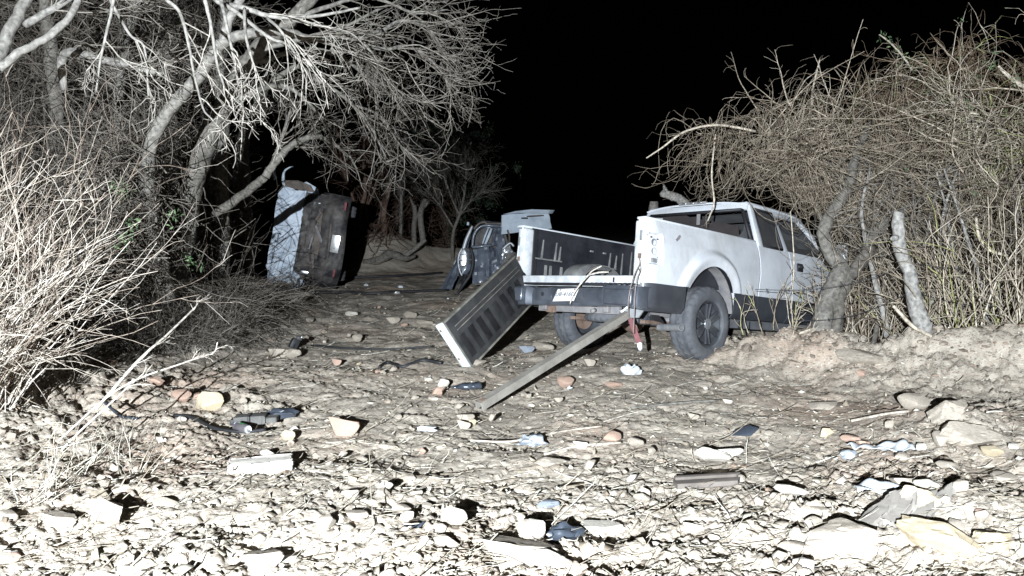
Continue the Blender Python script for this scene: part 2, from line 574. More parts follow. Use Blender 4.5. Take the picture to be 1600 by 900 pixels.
# ------------------------------------------------------------------ the white pickup
def truck_paint():
    """white paint, slightly wavy, with dust films, runs and scuffs"""
    m, t, b = nt("white_truck_paint")
    tc = N(t, "ShaderNodeTexCoord")
    def ns(sc, st, det=8, ro=.65):
        mp = N(t, "ShaderNodeMapping"); mp.inputs["Scale"].default_value = st; t.links.new(tc.outputs["Object"], mp.inputs[0])
        n = N(t, "ShaderNodeTexNoise"); n.inputs["Scale"].default_value = sc; n.inputs["Detail"].default_value = det; n.inputs["Roughness"].default_value = ro
        t.links.new(mp.outputs[0], n.inputs["Vector"]); return n.outputs["Fac"]
    base = ramp(t, [(.35, (.51, .525, .55)), (.65, (.64, .655, .68))], ns(1.6, (1, 1, 1)))
    dust = ramp(t, [(.48, (0, 0, 0)), (.74, (.75, .75, .75))], ns(2.2, (1.2, 1.2, .55), 12, .72))
    mx = N(t, "ShaderNodeMix", data_type='RGBA'); mx.inputs[7].default_value = (.36, .335, .30, 1)
    t.links.new(dust.outputs[0], mx.inputs[0]); t.links.new(base.outputs[0], mx.inputs[6])
    scr = ramp(t, [(.665, (0, 0, 0)), (.69, (1, 1, 1))], ns(9, (.35, 1, 2.6), 10, .7))
    m2 = N(t, "ShaderNodeMix", data_type='RGBA'); m2.inputs[7].default_value = (.22, .21, .20, 1)
    k = N(t, "ShaderNodeMath", operation='MULTIPLY'); k.inputs[1].default_value = .55; t.links.new(scr.outputs[0], k.inputs[0])
    t.links.new(k.outputs[0], m2.inputs[0]); t.links.new(mx.outputs[2], m2.inputs[6]); t.links.new(m2.outputs[2], b.inputs["Base Color"])
    rg_ = N(t, "ShaderNodeMapRange"); rg_.inputs[3].default_value = .32; rg_.inputs[4].default_value = .75; t.links.new(dust.outputs[0], rg_.inputs[0]); t.links.new(rg_.outputs[0], b.inputs["Roughness"])
    bp = N(t, "ShaderNodeBump"); bp.inputs["Strength"].default_value = .35; bp.inputs["Distance"].default_value = .02
    t.links.new(ns(3.2, (1, 1, 1), 3, .5), bp.inputs["Height"]); t.links.new(bp.outputs["Normal"], b.inputs["Normal"])
    b.inputs["Coat Weight"].default_value = .25; b.inputs["Coat Roughness"].default_value = .2
    return m
M_WHITE = truck_paint()
M_WHITED = mat_noise("dusty_white_paint", (.40, .41, .42), (.62, .635, .65), 7, .5, coat=.1, detail=10, lo=.35, hi=.6)
M_TRIM = mat_noise("grey_lower_paint", (.030, .033, .040), (.055, .058, .066), 6, .5, coat=.1)
M_BUMP = mat_noise("bumper_dark_metal", (.050, .056, .070), (.115, .125, .145), 5, .30, metal=.35, coat=.4, detail=9)
M_LINER = mat_noise("bed_liner", (.008, .009, .012), (.032, .032, .038), 4, .5, bump=.3, bscale=30, detail=9)
M_LINERL = mat_noise("bed_liner_pale", (.10, .10, .105), (.24, .235, .22), 9, .6)  # the liner in a paler tone
M_BLACK = mat_noise("black_plastic", (.010, .010, .012), (.022, .022, .025), 8, .6)
M_RUBBER = mat_noise("dusty_rubber", (.050, .054, .064), (.125, .125, .13), 5, .85, bump=.3, bscale=60, detail=9)
M_RIM = mat_noise("grey_alloy", (.045, .048, .055), (.11, .115, .125), 6, .42, metal=.4)
M_HUB = mat_noise("hub_cap_metal", (.16, .165, .175), (.28, .285, .295), 12, .4, metal=.4)
M_FRAME = mat_noise("dusty_frame_steel", (.13, .13, .14), (.27, .25, .235), 7, .75, bump=.4, bscale=30, detail=9)
M_RUST = mat_noise("rusty_steel", (.11, .065, .045), (.25, .18, .14), 9, .8, bump=.4, bscale=40)
M_STEEL = mat_noise("bare_steel", (.30, .305, .31), (.52, .53, .54), 9, .4, metal=.6)
M_GLASS = mat_noise("dusty_dark_glass", (.05, .05, .053), (.085, .083, .08), 3, .25)
M_CABIN = mat_noise("dark_cabin_trim", (.016, .012, .012), (.035, .027, .027), 4, .85)
M_CABING = mat_noise("grey_headliner", (.20, .20, .205), (.33, .33, .335), 4, .85)
M_LENS = mat_noise("clear_lens", (.75, .76, .78), (.88, .89, .9), 30, .28, metal=.9)
M_PLATE = mat_noise("licence_plate_white", (.68, .68, .66), (.78, .78, .76), 12, .35)
M_INK = mat_noise("plate_ink", (.035, .02, .04), (.07, .05, .08), 20, .6)
M_RED = mat_noise("red_reflector", (.11, .030, .034), (.19, .065, .07), 9, .6, spec=.2)
M_WIRE = mat_noise("grey_wire", (.16, .13, .12), (.26, .22, .2), 20, .6)

TR = empty("pickup_truck", (1.426, 8.428, -.036), "white extended cab pickup with dark lower sides and no tailgate, nosed into the brush", "pickup truck")
TR.rotation_euler = Euler((math.radians(-3.189), math.radians(7.736), math.radians(41.84)), 'XYZ')
TM = Matrix.LocRotScale(TR.location, TR.rotation_euler, None)
def tw(x, y, z): return TM @ Vector((x, y, z))

ZS = [.46, .52, .60, .74, 1.0, 1.15, 1.30, 1.38]
YS = [.90, .945, .955, .962, .985, .972, .938, .912]
def ysurf(z): return float(np.interp(z, ZS, YS))
AC, AR = (-.03, .53), .465
def adist(x, z, c): return math.hypot(x - c[0], max(z - c[1], 0.0))

def side_panel(name, mat, sgn, x0, x1, z0, z1, arch=None, step=.016, corner=False, recess=False, cut=None, parent=None, th=.012, ybias=0.0):
    nu = max(2, int((x1 - x0) / step)); nv = max(2, int((z1 - z0) / step))
    mb = MB(); g = {}
    for i in range(nu + 1):
        for j in range(nv + 1):
            x = x0 + (x1 - x0) * i / nu; z = z0 + (z1 - z0) * j / nv
            if arch:
                d = adist(x, z, arch)
                if abs(d - AR) < step * .75:
                    if z > arch[1]:
                        k = AR / d; x = arch[0] + (x - arch[0]) * k; z = arch[1] + (z - arch[1]) * k
                    else: x = arch[0] + math.copysign(AR, x - arch[0])
            y = ysurf(z) + ybias
            if arch:
                s = adist(x, z, arch) - AR
                fl = .052 * (1 - float(sstep(.10, .185, s))) * (.55 + .45 * float(sstep(-.01, .09, s)))
                y += fl * float(sstep(.5, .9, z)) + fl * .4 * (1 - float(sstep(.5, .9, z)))
            if corner and x < -.97:
                t = min(1, (-.97 - x) / .165); y -= .13 * (1 - math.sqrt(max(0, 1 - t * t * .97)))
            if recess:
                ax = max(abs(x + 1.0) - .062, 0); az = max(abs(z - 1.075) - .125, 0)
                dd = math.hypot(ax, az)
                y -= .045 * (1 - float(sstep(.012, .03, dd)))
            g[i, j] = (x, sgn * y, z)
    V = {}
    def vert(i, j):
        if (i, j) not in V: V[i, j] = mb.bm.verts.new(g[i, j])
        return V[i, j]
    for i in range(nu):
        for j in range(nv):
            xc = x0 + (x1 - x0) * (i + .5) / nu; zc = z0 + (z1 - z0) * (j + .5) / nv
            if arch and adist(xc, zc, arch) < AR: continue
            if cut and cut(xc, zc): continue
            mb.bm.faces.new((vert(i, j), vert(i + 1, j), vert(i + 1, j + 1), vert(i, j + 1)))
    bmesh.ops.recalc_face_normals(mb.bm, faces=mb.bm.faces)
    if mb.bm.faces:
        mb.bm.faces.ensure_lookup_table()
        f = mb.bm.faces[0]
        if f.normal.y * sgn < 0: bmesh.ops.reverse_faces(mb.bm, faces=mb.bm.faces)
        bmesh.ops.solidify(mb.bm, geom=mb.bm.faces[:], thickness=th)
    bm = mb.bm
    loose = [v for v in bm.verts if not v.link_faces]
    if loose: bmesh.ops.delete(bm, geom=loose, context='VERTS')
    me = bpy.data.meshes.new(name); bm.to_mesh(me); bm.free()
    me.polygons.foreach_set("use_smooth", np.full(len(me.polygons), True))
    me.set_sharp_from_angle(angle=math.radians(38))
    return link(name, me, parent, mat)

FA = (3.38, .53)
for sg in (-1, 1):
    bs = side_panel("bed_side", M_WHITE, sg, -1.13, .915, .745, 1.38, arch=AC, corner=True, recess=True, parent=TR)
    side_panel("lower_panel", M_TRIM, sg, -1.13, AC[0] - AR, .47, .742, corner=True, parent=TR, ybias=.016)
    side_panel("lower_panel", M_TRIM, sg, AC[0] + AR, .915, .47, .742, parent=TR, ybias=.010)
    side_panel("rear_door", M_WHITE, sg, .945, 1.655, .745, 1.335, parent=TR, step=.04)
    side_panel("lower_panel", M_TRIM, sg, .945, 1.655, .47, .742, parent=TR, step=.04, ybias=-.004)
    dr = side_panel("front_door", M_WHITE, sg, 1.668, 2.86, .745, 1.335, parent=TR, step=.04)
    side_panel("lower_panel", M_TRIM, sg, 1.668, 2.86, .47, .742, parent=TR, step=.04, ybias=-.004)
    side_panel("front_fender", M_WHITE, sg, 2.875, 4.25, .745, 1.18, arch=FA, parent=TR, step=.02)
    side_panel("lower_panel", M_TRIM, sg, 2.875, FA[0] - AR, .47, .742, parent=TR, step=.02, ybias=.01)
    side_panel("lower_panel", M_TRIM, sg, FA[0] + AR, 4.25, .47, .742, parent=TR, step=.02, ybias=.01)
    # rail cap and inner face of the box
    MB().box((-.11, sg * .862, 1.371), (2.05, .112, .03), bev=.012).build("bed_rail", M_WHITE, TR, 40)
    # rear post beside the tailgate opening
    p = MB().box((-1.055, sg * .842, 1.035), (.14, .115, .63), bev=.018).build("rear_post", M_WHITED, TR, 40)
    MB().box((-1.131, sg * .868, 1.20), (.012, .03, .10), bev=.004).build("latch_striker", M_STEEL, p)
    MB().box((-1.131, sg * .862, 1.0), (.012, .04, .05), bev=.004).build("hinge_plate", M_RUST, p)
    # inside of the wheel arch
    for cx in (AC[0], FA[0]):
        mb = MB()
        def liner(u, v, cx=cx, sg=sg):
            a = math.pi * u
            return (cx - .50 * math.cos(a), sg * (.925 - .40 * v), .50 + .50 * math.sin(a) + .02)
        mb.grid(liner, 20, 3)
        mb.build("wheel_arch_liner", M_FRAME, TR, 40, solid=.01)
    # door handle
    h = MB().slab([(1.765, sg * .985, 1.105), (1.905, sg * .985, 1.105), (1.905, sg * .978, 1.205), (1.765, sg * .978, 1.205)], .022 * -sg if sg > 0 else .022, bev=.01).build("handle_cup", M_BLACK, dr, 40)
    MB().box((1.835, sg * 1.005, 1.165), (.125, .022, .03), bev=.009).build("handle", M_TRIM, h, 40)
    # cab uprights
    def upr(name, a, b, w0, w1, mat=M_WHITE, th=.05, sg=sg):
        (xa, za), (xb, zb) = a, b
        ya = .936 if za < 1.5 else .735; yb = .735
        q = [(xa, sg * ya, za), (xa + w0, sg * ya, za), (xb + w1, sg * yb, zb), (xb, sg * yb, zb)]
        return MB().slab(q, th * (1 if sg < 0 else -1) * -1, bev=.012).build(name, mat, TR, 40)
    upr("corner_pillar", (.947, 1.33), (1.03, 1.845), .10, .08)
    upr("middle_pillar", (1.50, 1.33), (1.52, 1.80), .14, .12, M_WHITE)
    upr("windscreen_pillar", (2.86, 1.30), (2.16, 1.83), .13, .11)
    MB().slab([(1.04, sg * .752, 1.785), (2.26, sg * .752, 1.785), (2.23, sg * .70, 1.88), (1.02, sg * .70, 1.875)], .05 * (1 if sg > 0 else -1), bev=.012).build("roof_rail", M_WHITE, TR, 40)
    # quarter glass and its dark rubber
    qw = MB().slab([(1.065, sg * .915, 1.345), (1.485, sg * .915, 1.345), (1.505, sg * .745, 1.785), (1.125, sg * .745, 1.785)], .012 * (1 if sg > 0 else -1)).build("quarter_window", M_GLASS, TR)
    Q = [(1.05, sg * .93, 1.338), (1.50, sg * .93, 1.338), (1.515, sg * .752, 1.79), (1.11, sg * .752, 1.79)]
    fr = Bag()
    for k in range(4):
        a, b = np.array(Q[k]), np.array(Q[(k + 1) % 4])
        fr.tube([a, (a + b) / 2, b], .016, 6)
    fr.build("window_seal", M_BLACK, qw)
    # half-open door glass, with jagged top
    MB().slab([(1.66, sg * .918, 1.335), (2.72, sg * .918, 1.335), (2.30, sg * .875, 1.43), (2.0, sg * .88, 1.41), (1.85, sg * .85, 1.50), (1.66, sg * .86, 1.48)], .006 * (1 if sg > 0 else -1)).build("broken_door_glass", M_GLASS, TR)
    # door mirror
    mi = MB().box((2.66, sg * 1.10, 1.40), (.10, .20, .25), bev=.035).build("door_mirror", M_WHITE, TR, 50)
    MB().box((2.612, sg * 1.10, 1.40), (.014, .16, .21), bev=.004).build("mirror_glass", M_STEEL, mi)
    MB().box((2.68, sg * .97, 1.35), (.06, .12, .05), bev=.01).build("mirror_arm", M_BLACK, mi, 40)

M_BULB = mat_noise("dull_socket_grey", (.13, .14, .165), (.20, .21, .24), 30, .6)
M_SOCK = mat_noise("shaded_socket_sheet", (.30, .31, .33), (.50, .51, .53), 22, .5)  # white sheet greyed, the recess shade put into its colour
# tail lamp sockets: lamps gone, pressed white sheet with holes
for sg in (-1, 1):
    so = MB().slab([(-1.062, sg * .905, .95), (-.945, sg * .925, .95), (-.945, sg * .905, 1.20), (-1.062, sg * .885, 1.20)], .012 * (1 if sg > 0 else -1), bev=.003).build("lamp_socket", M_SOCK, TR, 40)
    gap = Bag(); gq = [(-1.066, .900, .945), (-.938, .922, .945), (-.938, .902, 1.205), (-1.066, .880, 1.205)]
    for k in range(4):
        a_, b_ = np.array(gq[k]), np.array(gq[(k + 1) % 4]); a_ = a_ * [1, sg, 1]; b_ = b_ * [1, sg, 1]
        gap.tube([a_, (a_ + b_) / 2, b_], .009, 6)
    gap.build("socket_gap", M_TRIM, so)
    MB().slab([(-1.06, sg * .912, .992), (-.945, sg * .932, .992), (-.945, sg * .931, 1.0), (-1.06, sg * .911, 1.0)], .008 * (1 if sg > 0 else -1)).build("socket_seam", M_TRIM, so)
    for z in (1.145, 1.055):
        mb = MB(); mb.lathe([(.002, .006), (.030, .006), (.034, .001), (.036, .0), (.036, .012)], 20)
        m = Matrix.Translation((-1.0, sg * (.947 - (z - .9) * .07), z)) @ Matrix.Rotation(math.radians(sg * 4), 4, 'X') @ Matrix.Diagonal((1, -sg, 1, 1))
        mb.xf(m); mb.build("bulb_hole", M_BULB, so, 40)
    MB().box((-1.0, sg * .936, .967), (.085, .03, .045), bev=.006).build("socket_box", M_STEEL, so, 40)
    for x, z in ((-.951, 1.18), (-.951, 1.0), (-1.055, 1.19), (-.952, .955)):
        MB().box((x, sg * .931, z), (.014, .02, .014), bev=.004).build("screw", M_BLACK, so, 40)
MB().slab([(-.70, -.968, 1.205), (-.66, -.962, 1.235), (-.625, -.958, 1.262), (-.61, -.960, 1.245), (-.64, -.966, 1.215), (-.685, -.970, 1.185)], .012).build("paint_chip", M_FRAME, TR)

# ---- the load bed
MB().box((-1.068, 0, .752), (.13, 1.575, .116), bev=.012).build("rear_sill", M_WHITED, TR, 40)
MB().box((-1.136, -.56, .765), (.012, .018, .05), bev=.003).build("sill_slot", M_BLACK, TR)
lin = MB().box((-.06, 0, .79), (1.88, 1.60, .03)).build("bed_liner", M_LINER, TR)
for y in np.arange(-.66, .67, .165):
    MB().box((-.06, y, .812), (1.86, .075, .016), bev=.005).build("rib", M_LINER, lin)
for sg in (-1, 1):
    MB().box((-.06, sg * .802, 1.085), (1.88, .012, .56)).build("side_wall", M_LINER, lin)
    mb = MB()
    def shelf(u, v, sg=sg): return (-1.0 + 1.86 * u, sg * (.796 - .05 * v), 1.02 + .0 * v)
    # rounded wheel housing
    def hump(u, v, sg=sg):
        a = math.pi * u; w = math.sin(min(v, 1) * math.pi / 2)
        k = 1.0 if v < .8 else 1 - ((v - .8) / .2) ** 2 * .28
        return (-.03 - .44 * k * math.cos(a), sg * (.80 - .24 * v), .79 + .25 * k * math.sin(a) ** .8)
    mb.grid(hump, 24, 8)
    mb.build("wheel_housing", M_LINERL, lin, 50, solid=.01)
    # pressed ribs, paler than the wall behind them
    for x, zb, zt in ((-.84, 1.03, 1.25), (-.62, 1.02, 1.24), (-.55, 1.02, 1.20), (.36, 1.02, 1.22), (.48, 1.02, 1.20), (.60, .86, 1.24), (.78, .86, 1.28)):
        MB().slab([(x - .012, sg * .796, zb), (x + .014, sg * .796, zb), (x + .022, sg * .796, zt), (x + .016, sg * .796, zt)], .014 * (1 if sg > 0 else -1)).build("rib", M_LINERL, lin)
    for x0, x1 in ((-.95, -.66), (-.64, -.50), (.22, .50)):
        MB().box(((x0 + x1) / 2, sg * .788, 1.025), (x1 - x0, .022, .018), bev=.005).build("ledge", M_LINERL, lin)
    for x in (-.76, -.68, -.50):
        MB().slab([(x - .02, sg * .796, .82), (x + .02, sg * .796, .82), (x + .015, sg * .796, .96), (x - .015, sg * .796, .96)], .012 * (1 if sg > 0 else -1)).build("rib", M_LINERL, lin)
    for x in (.02, .26):
        MB().box((x, sg * .789, 1.205), (.055, .02, .022), bev=.006).build("tie_down", M_STEEL, lin)
    MB().box((-.955, sg * .79, 1.08), (.07, .022, .55), bev=.008).build("end_trim", M_BLACK, lin)
bk = MB().box((.885, 0, 1.075), (.03, 1.60, .57), bev=.004).build("front_bulkhead", M_LINERL, TR)
for y in np.linspace(-.66, .66, 7):
    MB().box((.866, y, 1.08), (.018, .05, .5), bev=.006).build("rib", M_LINER, bk)
MB().box((.885, 0, 1.372), (.05, 1.62, .03), bev=.01).build("front_rail", M_WHITE, TR, 40)

# ---- cab shell
def cabroof(u, v):
    x = 1.0 + 1.30 * u; y = -.735 + 1.47 * v
    t = abs(2 * v - 1)
    z = 1.905 - .055 * t ** 3.2 - .02 * abs(2 * u - .9) ** 2.5 + .008 * math.sin(u * 9) * (1 - t)
    return (x, y, z)
MB().grid(cabroof, 26, 28).build("roof", M_WHITE, TR, 60, solid=.02)
MB().box((.955, 0, .95), (.03, 1.82, .76)).build("rear_wall", M_WHITE, TR)
MB().slab([(.985, -.735, 1.78), (.985, .735, 1.78), (1.02, .70, 1.868), (1.02, -.70, 1.868)], .05, bev=.01).build("rear_header", M_WHITE, TR, 40)
# rear window: frame stays, glass gone
rf = Bag()
W4 = [np.array(p) for p in ((.965, .83, 1.375), (.965, -.83, 1.375), (1.0, -.665, 1.775), (1.0, .665, 1.775))]
for k in range(4):
    a, b = W4[k], W4[(k + 1) % 4]
    rf.tube([a, (a + b) / 2, b], .022, 6)
rfo = rf.build("window_frame", M_BLACK, TR)
MB().box((1.01, -.06, 1.70), (.02, .045, .16), bev=.004).build("window_divider", M_FRAME, rfo)
MB().slab([(.985, .70, 1.40), (.985, .44, 1.40), (.99, .50, 1.56), (.995, .60, 1.70), (.99, .68, 1.66)], .006).build("glass_shard", M_GLASS, rfo)
MB().slab([(.985, -.77, 1.40), (.985, -.60, 1.40), (.99, -.70, 1.52), (.995, -.71, 1.66)], .006).build("glass_shard", M_GLASS, rfo)
bl = MB().box((1.005, .03, 1.893), (.05, .40, .03), bev=.008).build("brake_lamp", M_FRAME, TR, 40)
for y in (.14, .03, -.08):
    MB().box((.983, y, 1.893), (.016, .062, .02), rot=Euler((0, math.radians(-6), 0)).to_matrix(), bev=.007).build("lens", M_LENS, bl, 50)
# interior
MB().box((2.0, 0, .66), (2.05, 1.82, .04)).build("cab_floor", M_CABIN, TR)
MB().grid(lambda u, v: (1.03 + 1.22 * u, -.68 + 1.36 * v, 1.835 - .03 * abs(2 * v - 1) ** 3), 10, 10).build("headliner", M_CABING, TR, 50, solid=.01)
# torn headliner hanging down behind the rear window
MB().slab([(1.06, .52, 1.80), (1.05, .40, 1.845), (1.06, .30, 1.83), (1.08, .10, 1.73), (1.10, -.10, 1.69), (1.12, -.55, 1.60), (1.12, -.60, 1.30), (1.1, .60, 1.30), (1.07, .52, 1.55)], .012).build("torn_lining", M_CABIN, TR)
for y in (-.42, .42):
    st = MB().box((1.62, y, 1.18), (.16, .52, .62), rot=Euler((0, math.radians(12), 0)).to_matrix(), bev=.05).build("seat", M_CABIN, TR, 50)
    MB().box((1.72, y, 1.60), (.10, .26, .18), bev=.04).build("headrest", M_CABIN, st, 50)
    MB().box((1.85, y, .85), (.5, .52, .18), bev=.05).build("seat_cushion", M_CABIN, st, 50)
MB().box((2.62, 0, 1.15), (.30, 1.76, .30), bev=.06).build("dashboard", M_CABIN, TR, 50)
sw = MB(); sw.lathe([(.185 + .014 * math.cos(a), .014 * math.sin(a)) for a in np.linspace(0, 2 * math.pi, 8, endpoint=False)], 24, axis='x', closed=True)
sw.xf(Matrix.Translation((2.36, .40, 1.27)) @ Matrix.Rotation(math.radians(-25), 4, 'Y')).build("steering_wheel", M_BLACK, TR, 60)
MB().slab([(2.90, -.86, 1.31), (2.90, .86, 1.31), (2.28, .68, 1.80), (2.28, -.68, 1.80)], .012).build("windscreen", M_GLASS, TR)
# hood and nose
def hood(u, v):
    t = abs(2 * v - 1)
    return (2.87 + 1.40 * u, -.90 + 1.80 * v, 1.29 - .10 * u ** 1.6 - .10 * t ** 3 - .05 * (u > .95))
MB().grid(hood, 20, 20).build("hood", M_WHITE, TR, 50, solid=.02)
MB().box((4.27, 0, .98), (.08, 1.30, .34), bev=.02).build("grille", M_BLACK, TR)
for sg in (-1, 1): MB().box((4.24, sg * .78, .99), (.10, .28, .28), bev=.03).build("headlight", M_LENS, TR, 50)
MB().box((4.36, 0, .64), (.20, 1.90, .26), bev=.05).build("front_bumper", M_BUMP, TR, 50)
MB().box((3.6, 0, .80), (1.3, 1.1, .55)).build("engine_block", M_BLACK, TR)

# ---- rear bumper
bmp = MB()
YB = np.array([-.965, -.95, -.90, -.60, -.545, -.50, .50, .545, .60, .90, .95, .965])
XB = np.array([-1.10, -1.20, -1.255, -1.285, -1.283, -1.225, -1.225, -1.283, -1.285, -1.255, -1.20, -1.10])
DR = np.array([0, 0, 0, 0, .0, .022, .022, .0, 0, 0, 0, 0])           # dips at the middle
prof = [(.06, .485), (.006, .49), (0, .505), (-.004, .60), (.006, .675), (.016, .692), (.05, .70), (.15, .70)]
def bump(u, v):
    i = u * (len(YB) - 1); k = min(int(i), len(YB) - 2); f = i - k
    y = YB[k] * (1 - f) + YB[k + 1] * f; x = XB[k] * (1 - f) + XB[k + 1] * f; dz = DR[k] * (1 - f) + DR[k + 1] * f
    j = v * (len(prof) - 1); q = min(int(j), len(prof) - 2); g = j - q
    ox = prof[q][0] * (1 - g) + prof[q + 1][0] * g; oz = prof[q][1] * (1 - g) + prof[q + 1][1] * g
    sag = -.045 * max(0, (y - .2)) ** 1.5 + .016 * math.exp(-((y + .7) / .2) ** 2)
    return (x + ox, y, oz - dz * (oz > .6) + sag)
bmp.grid(bump, (len(YB) - 1) * 3, (len(prof) - 1) * 2)
RB = bmp.build("rear_bumper", M_BUMP, TR, 35, solid=.02)
for sg in (-1, 1):   # raised end faces
    MB().slab([(-1.318, sg * .585, .515), (-1.290, sg * .915, .515), (-1.284, sg * .915, .668), (-1.312, sg * .585, .668)], .05 * (1 if sg > 0 else -1), bev=.016).build("end_panel", M_BUMP, RB, 50)
MB().box((-1.228, .33, .60), (.02, .25, .13), bev=.006).build("recess_panel", M_BUMP, RB, 40)
MB().box((-1.228, -.04, .60), (.016, .40, .155), bev=.006).build("plate_recess", M_TRIM, RB, 40)
mb = MB(); mb.lathe([(.001, 0), (.021, 0), (.025, .012)], 20, axis='x'); mb.xf(Matrix.Translation((-1.243, .33, .60))); mb.build("bumper_hole", M_BLACK, RB, 40)
MB().box((-1.20, 0, .712), (.15, 1.2, .022), bev=.006).build("step_pad", M_BLACK, RB, 40)
for k, y in enumerate(np.linspace(-.85, -.25, 11)):
    MB().box((-1.21, y, .722), (.09, .022, .014), bev=.004).build("pad_ridge", M_BLACK, RB)
# licence plate, hanging loose: foot swung out to the rear
PL = MB().box((0, 0, 0), (.006, .30, .152), bev=.002)
pm = Matrix.Translation((-1.272, -.045, .595)) @ Matrix.Rotation(math.radians(-2.5), 4, 'X') @ Matrix.Rotation(math.radians(29), 4, 'Y')
PL.xf(pm); plate = PL.build("licence_plate", M_PLATE, TR)
def plate_text(body, size, loc, mat, nm):
    c = bpy.data.curves.new(nm, 'FONT'); c.body = body; c.size = size; c.align_x = 'CENTER'; c.align_y = 'CENTER'; c.extrude = .0008; c.space_character = 1.05
    o = bpy.data.objects.new(nm, c); COL.objects.link(o); c.materials.append(mat); o.parent = plate
    bpy.context.view_layer.update()
    me = bpy.data.meshes.new_from_object(o.evaluated_get(bpy.context.evaluated_depsgraph_get()))
    bpy.data.objects.remove(o); o = link(nm, me, plate, mat)
    o.matrix_local = pm @ Matrix.Translation((-.004, loc[0], loc[1])) @ Matrix(((0, 0, -1, 0), (-1, 0, 0, 0), (0, 1, 0, 0), (0, 0, 0, 1)))
    return o
plate_text("UB-41602", .068, (0, .005), M_INK, "plate_number")
for y in (-.10, .10):
    mb = MB(); mb.lathe([(.001, 0), (.009, 0), (.009, .006)], 10, axis='x'); mb.xf(pm @ Matrix.Translation((-.006, y, .062))); mb.build("plate_bolt", M_RUST, plate)

# ---- wheels
rows = [(.232, -.100), (.262, -.128), (.31, -.138), (.355, -.132), (.372, -.122), (.386, -.108), (.3935, -.088), (.3945, -.066), (.3945, -.046), (.3945, -.040), (.395, -.014),
        (.395, .014), (.3945, .040), (.3945, .046), (.3945, .066), (.3935, .088), (.386, .108), (.372, .122), (.355, .132), (.31, .138), (.262, .128), (.232, .100)]
def tread(k, i):
    y = rows[k][1]; r = rows[k][0]
    if r < .37: return 0
    if abs(abs(y) - .043) < .005: return -.010
    ph = {0: 0, 1: 1, 2: 2, 3: 2}[min(3, int(abs(y) / .035))]
    sk = (i + ph + (2 if y > 0 else 0)) % 4
    return (-.011 if sk == 0 else 0) * (1 if r > .38 else .8)
def make_wheel(name, parent):
    w = MB(); w.lathe(rows, 112, rfun=tread); wo = w.build(name, M_RUBBER, parent, 30)
    r = MB(); r.lathe([(.234, -.112), (.240, -.118), (.236, -.105), (.222, -.098), (.212, -.05), (.205, .06), (.234, .11)], 48)
    r.lathe([(.001, -.012), (.10, -.010), (.207, .0)], 32)
    rim = r.build("rim", M_RIM, wo, 40)
    for k in range(6):
        a = k * math.pi / 3 + .3
        s = MB()
        for da in (-.017, .017):
            s.slab([(.055, -.075, da - .014), (.216, -.093, da * 2.1 - .0115), (.216, -.093, da * 2.1 + .0115), (.055, -.075, da + .014)], .028, bev=.005)
        s.slab([(.05, -.07, -.026), (.215, -.085, -.04), (.215, -.085, .04), (.05, -.07, .026)], .022, bev=.004)
        s.xf(Matrix.Rotation(a, 4, 'Y')); s.build("spoke", M_RIM, rim, 40)
    h = MB(); h.lathe([(.001, -.112), (.03, -.112), (.056, -.108), (.064, -.098), (.066, -.06)], 28)
    hb = h.build("hub_cap", M_HUB, wo, 40)
    mb = MB(); mb.lathe([(.024, -.113), (.027, -.115), (.03, -.113)], 20); mb.build("cap_ring", M_STEEL, hb)
    b = MB(); b.lathe([(.001, .02), (.15, .02), (.15, .05), (.001, .05)], 24); b.build("brake_disc", M_RUST, wo)
    return wo
def dup(o, parent):
    c = o.copy(); COL.objects.link(c); c.parent = parent
    for ch in o.children: dup(ch, c)
    return c
w0 = make_wheel("wheel", TR); w0.location = (AC[0], -.845, .39)
for loc, rz, rs in (((AC[0], .845, .39), 180, 40), ((FA[0], -.845, .39), 0, 15), ((FA[0], .845, .39), 180, 70)):
    w = dup(w0, TR); w.location = loc; w.rotation_euler = (0, math.radians(rs), math.radians(rz))
w0.rotation_euler = (0, .2, 0)

# ---- underside
for sg in (-1, 1):
    MB().box((1.45, sg * .44, .50), (5.1, .07, .13), bev=.01).build("chassis_rail", M_FRAME, TR)
    MB().box((.08, sg * .50, .37), (1.3, .07, .04), bev=.006).build("leaf_spring", M_RUST, TR)
ax = Bag().tube([(AC[0], -.72, .39), (AC[0], 0, .39), (AC[0], .72, .39)], .052, 12).build("rear_axle", M_FRAME, TR)
mb = MB(); bmesh.ops.create_icosphere(mb.bm, subdivisions=3, radius=.15, matrix=Matrix.Translation((AC[0], .05, .39)) @ Matrix.Diagonal((.9, 1, 1, 1)))
mb.build("differential", M_RUST, ax, 60)
MB().box((-1.02, 0, .465), (.06, 1.15, .085), bev=.01).build("cross_member", M_FRAME, TR, 40)
MB().box((-1.06, .36, .445), (.05, .13, .07), bev=.012).build("tow_bracket", M_RUST, TR, 40)
pipe = Bag().tube([(-1.07, -.28, .455), (-1.13, -.29, .445)], .022, 10).build("tow_pipe", M_FRAME, TR)
sp = MB(); sp.lathe([(r * .93, o * .9) for r, o in rows], 112, axis='z', rfun=tread, closed=True)
sp.xf(Matrix.Translation((-.50, -.12, .46))); sp.build("spare_tyre", M_RUBBER, TR, 30)
ex = MB(); ex.lathe([(.030, 0), (.038, 0), (.038, .34), (.030, .34)], 20, closed=True)
ex.xf(Matrix.Translation((-.56, -.99, .335)) @ Matrix.Rotation(math.radians(-2), 4, 'X') @ Matrix.Rotation(math.radians(-14), 4, 'Z')); ex.build("exhaust_pipe", M_STEEL, TR, 40)
MB().box((1.35, -.70, .415), (1.55, .05, .10), bev=.008).build("sill_rail", M_HUB, TR)
for x in (.72, .95, 1.18, 1.45): MB().box((x, -.728, .41), (.02, .012, .09)).build("rail_notch", M_BLACK, TR)
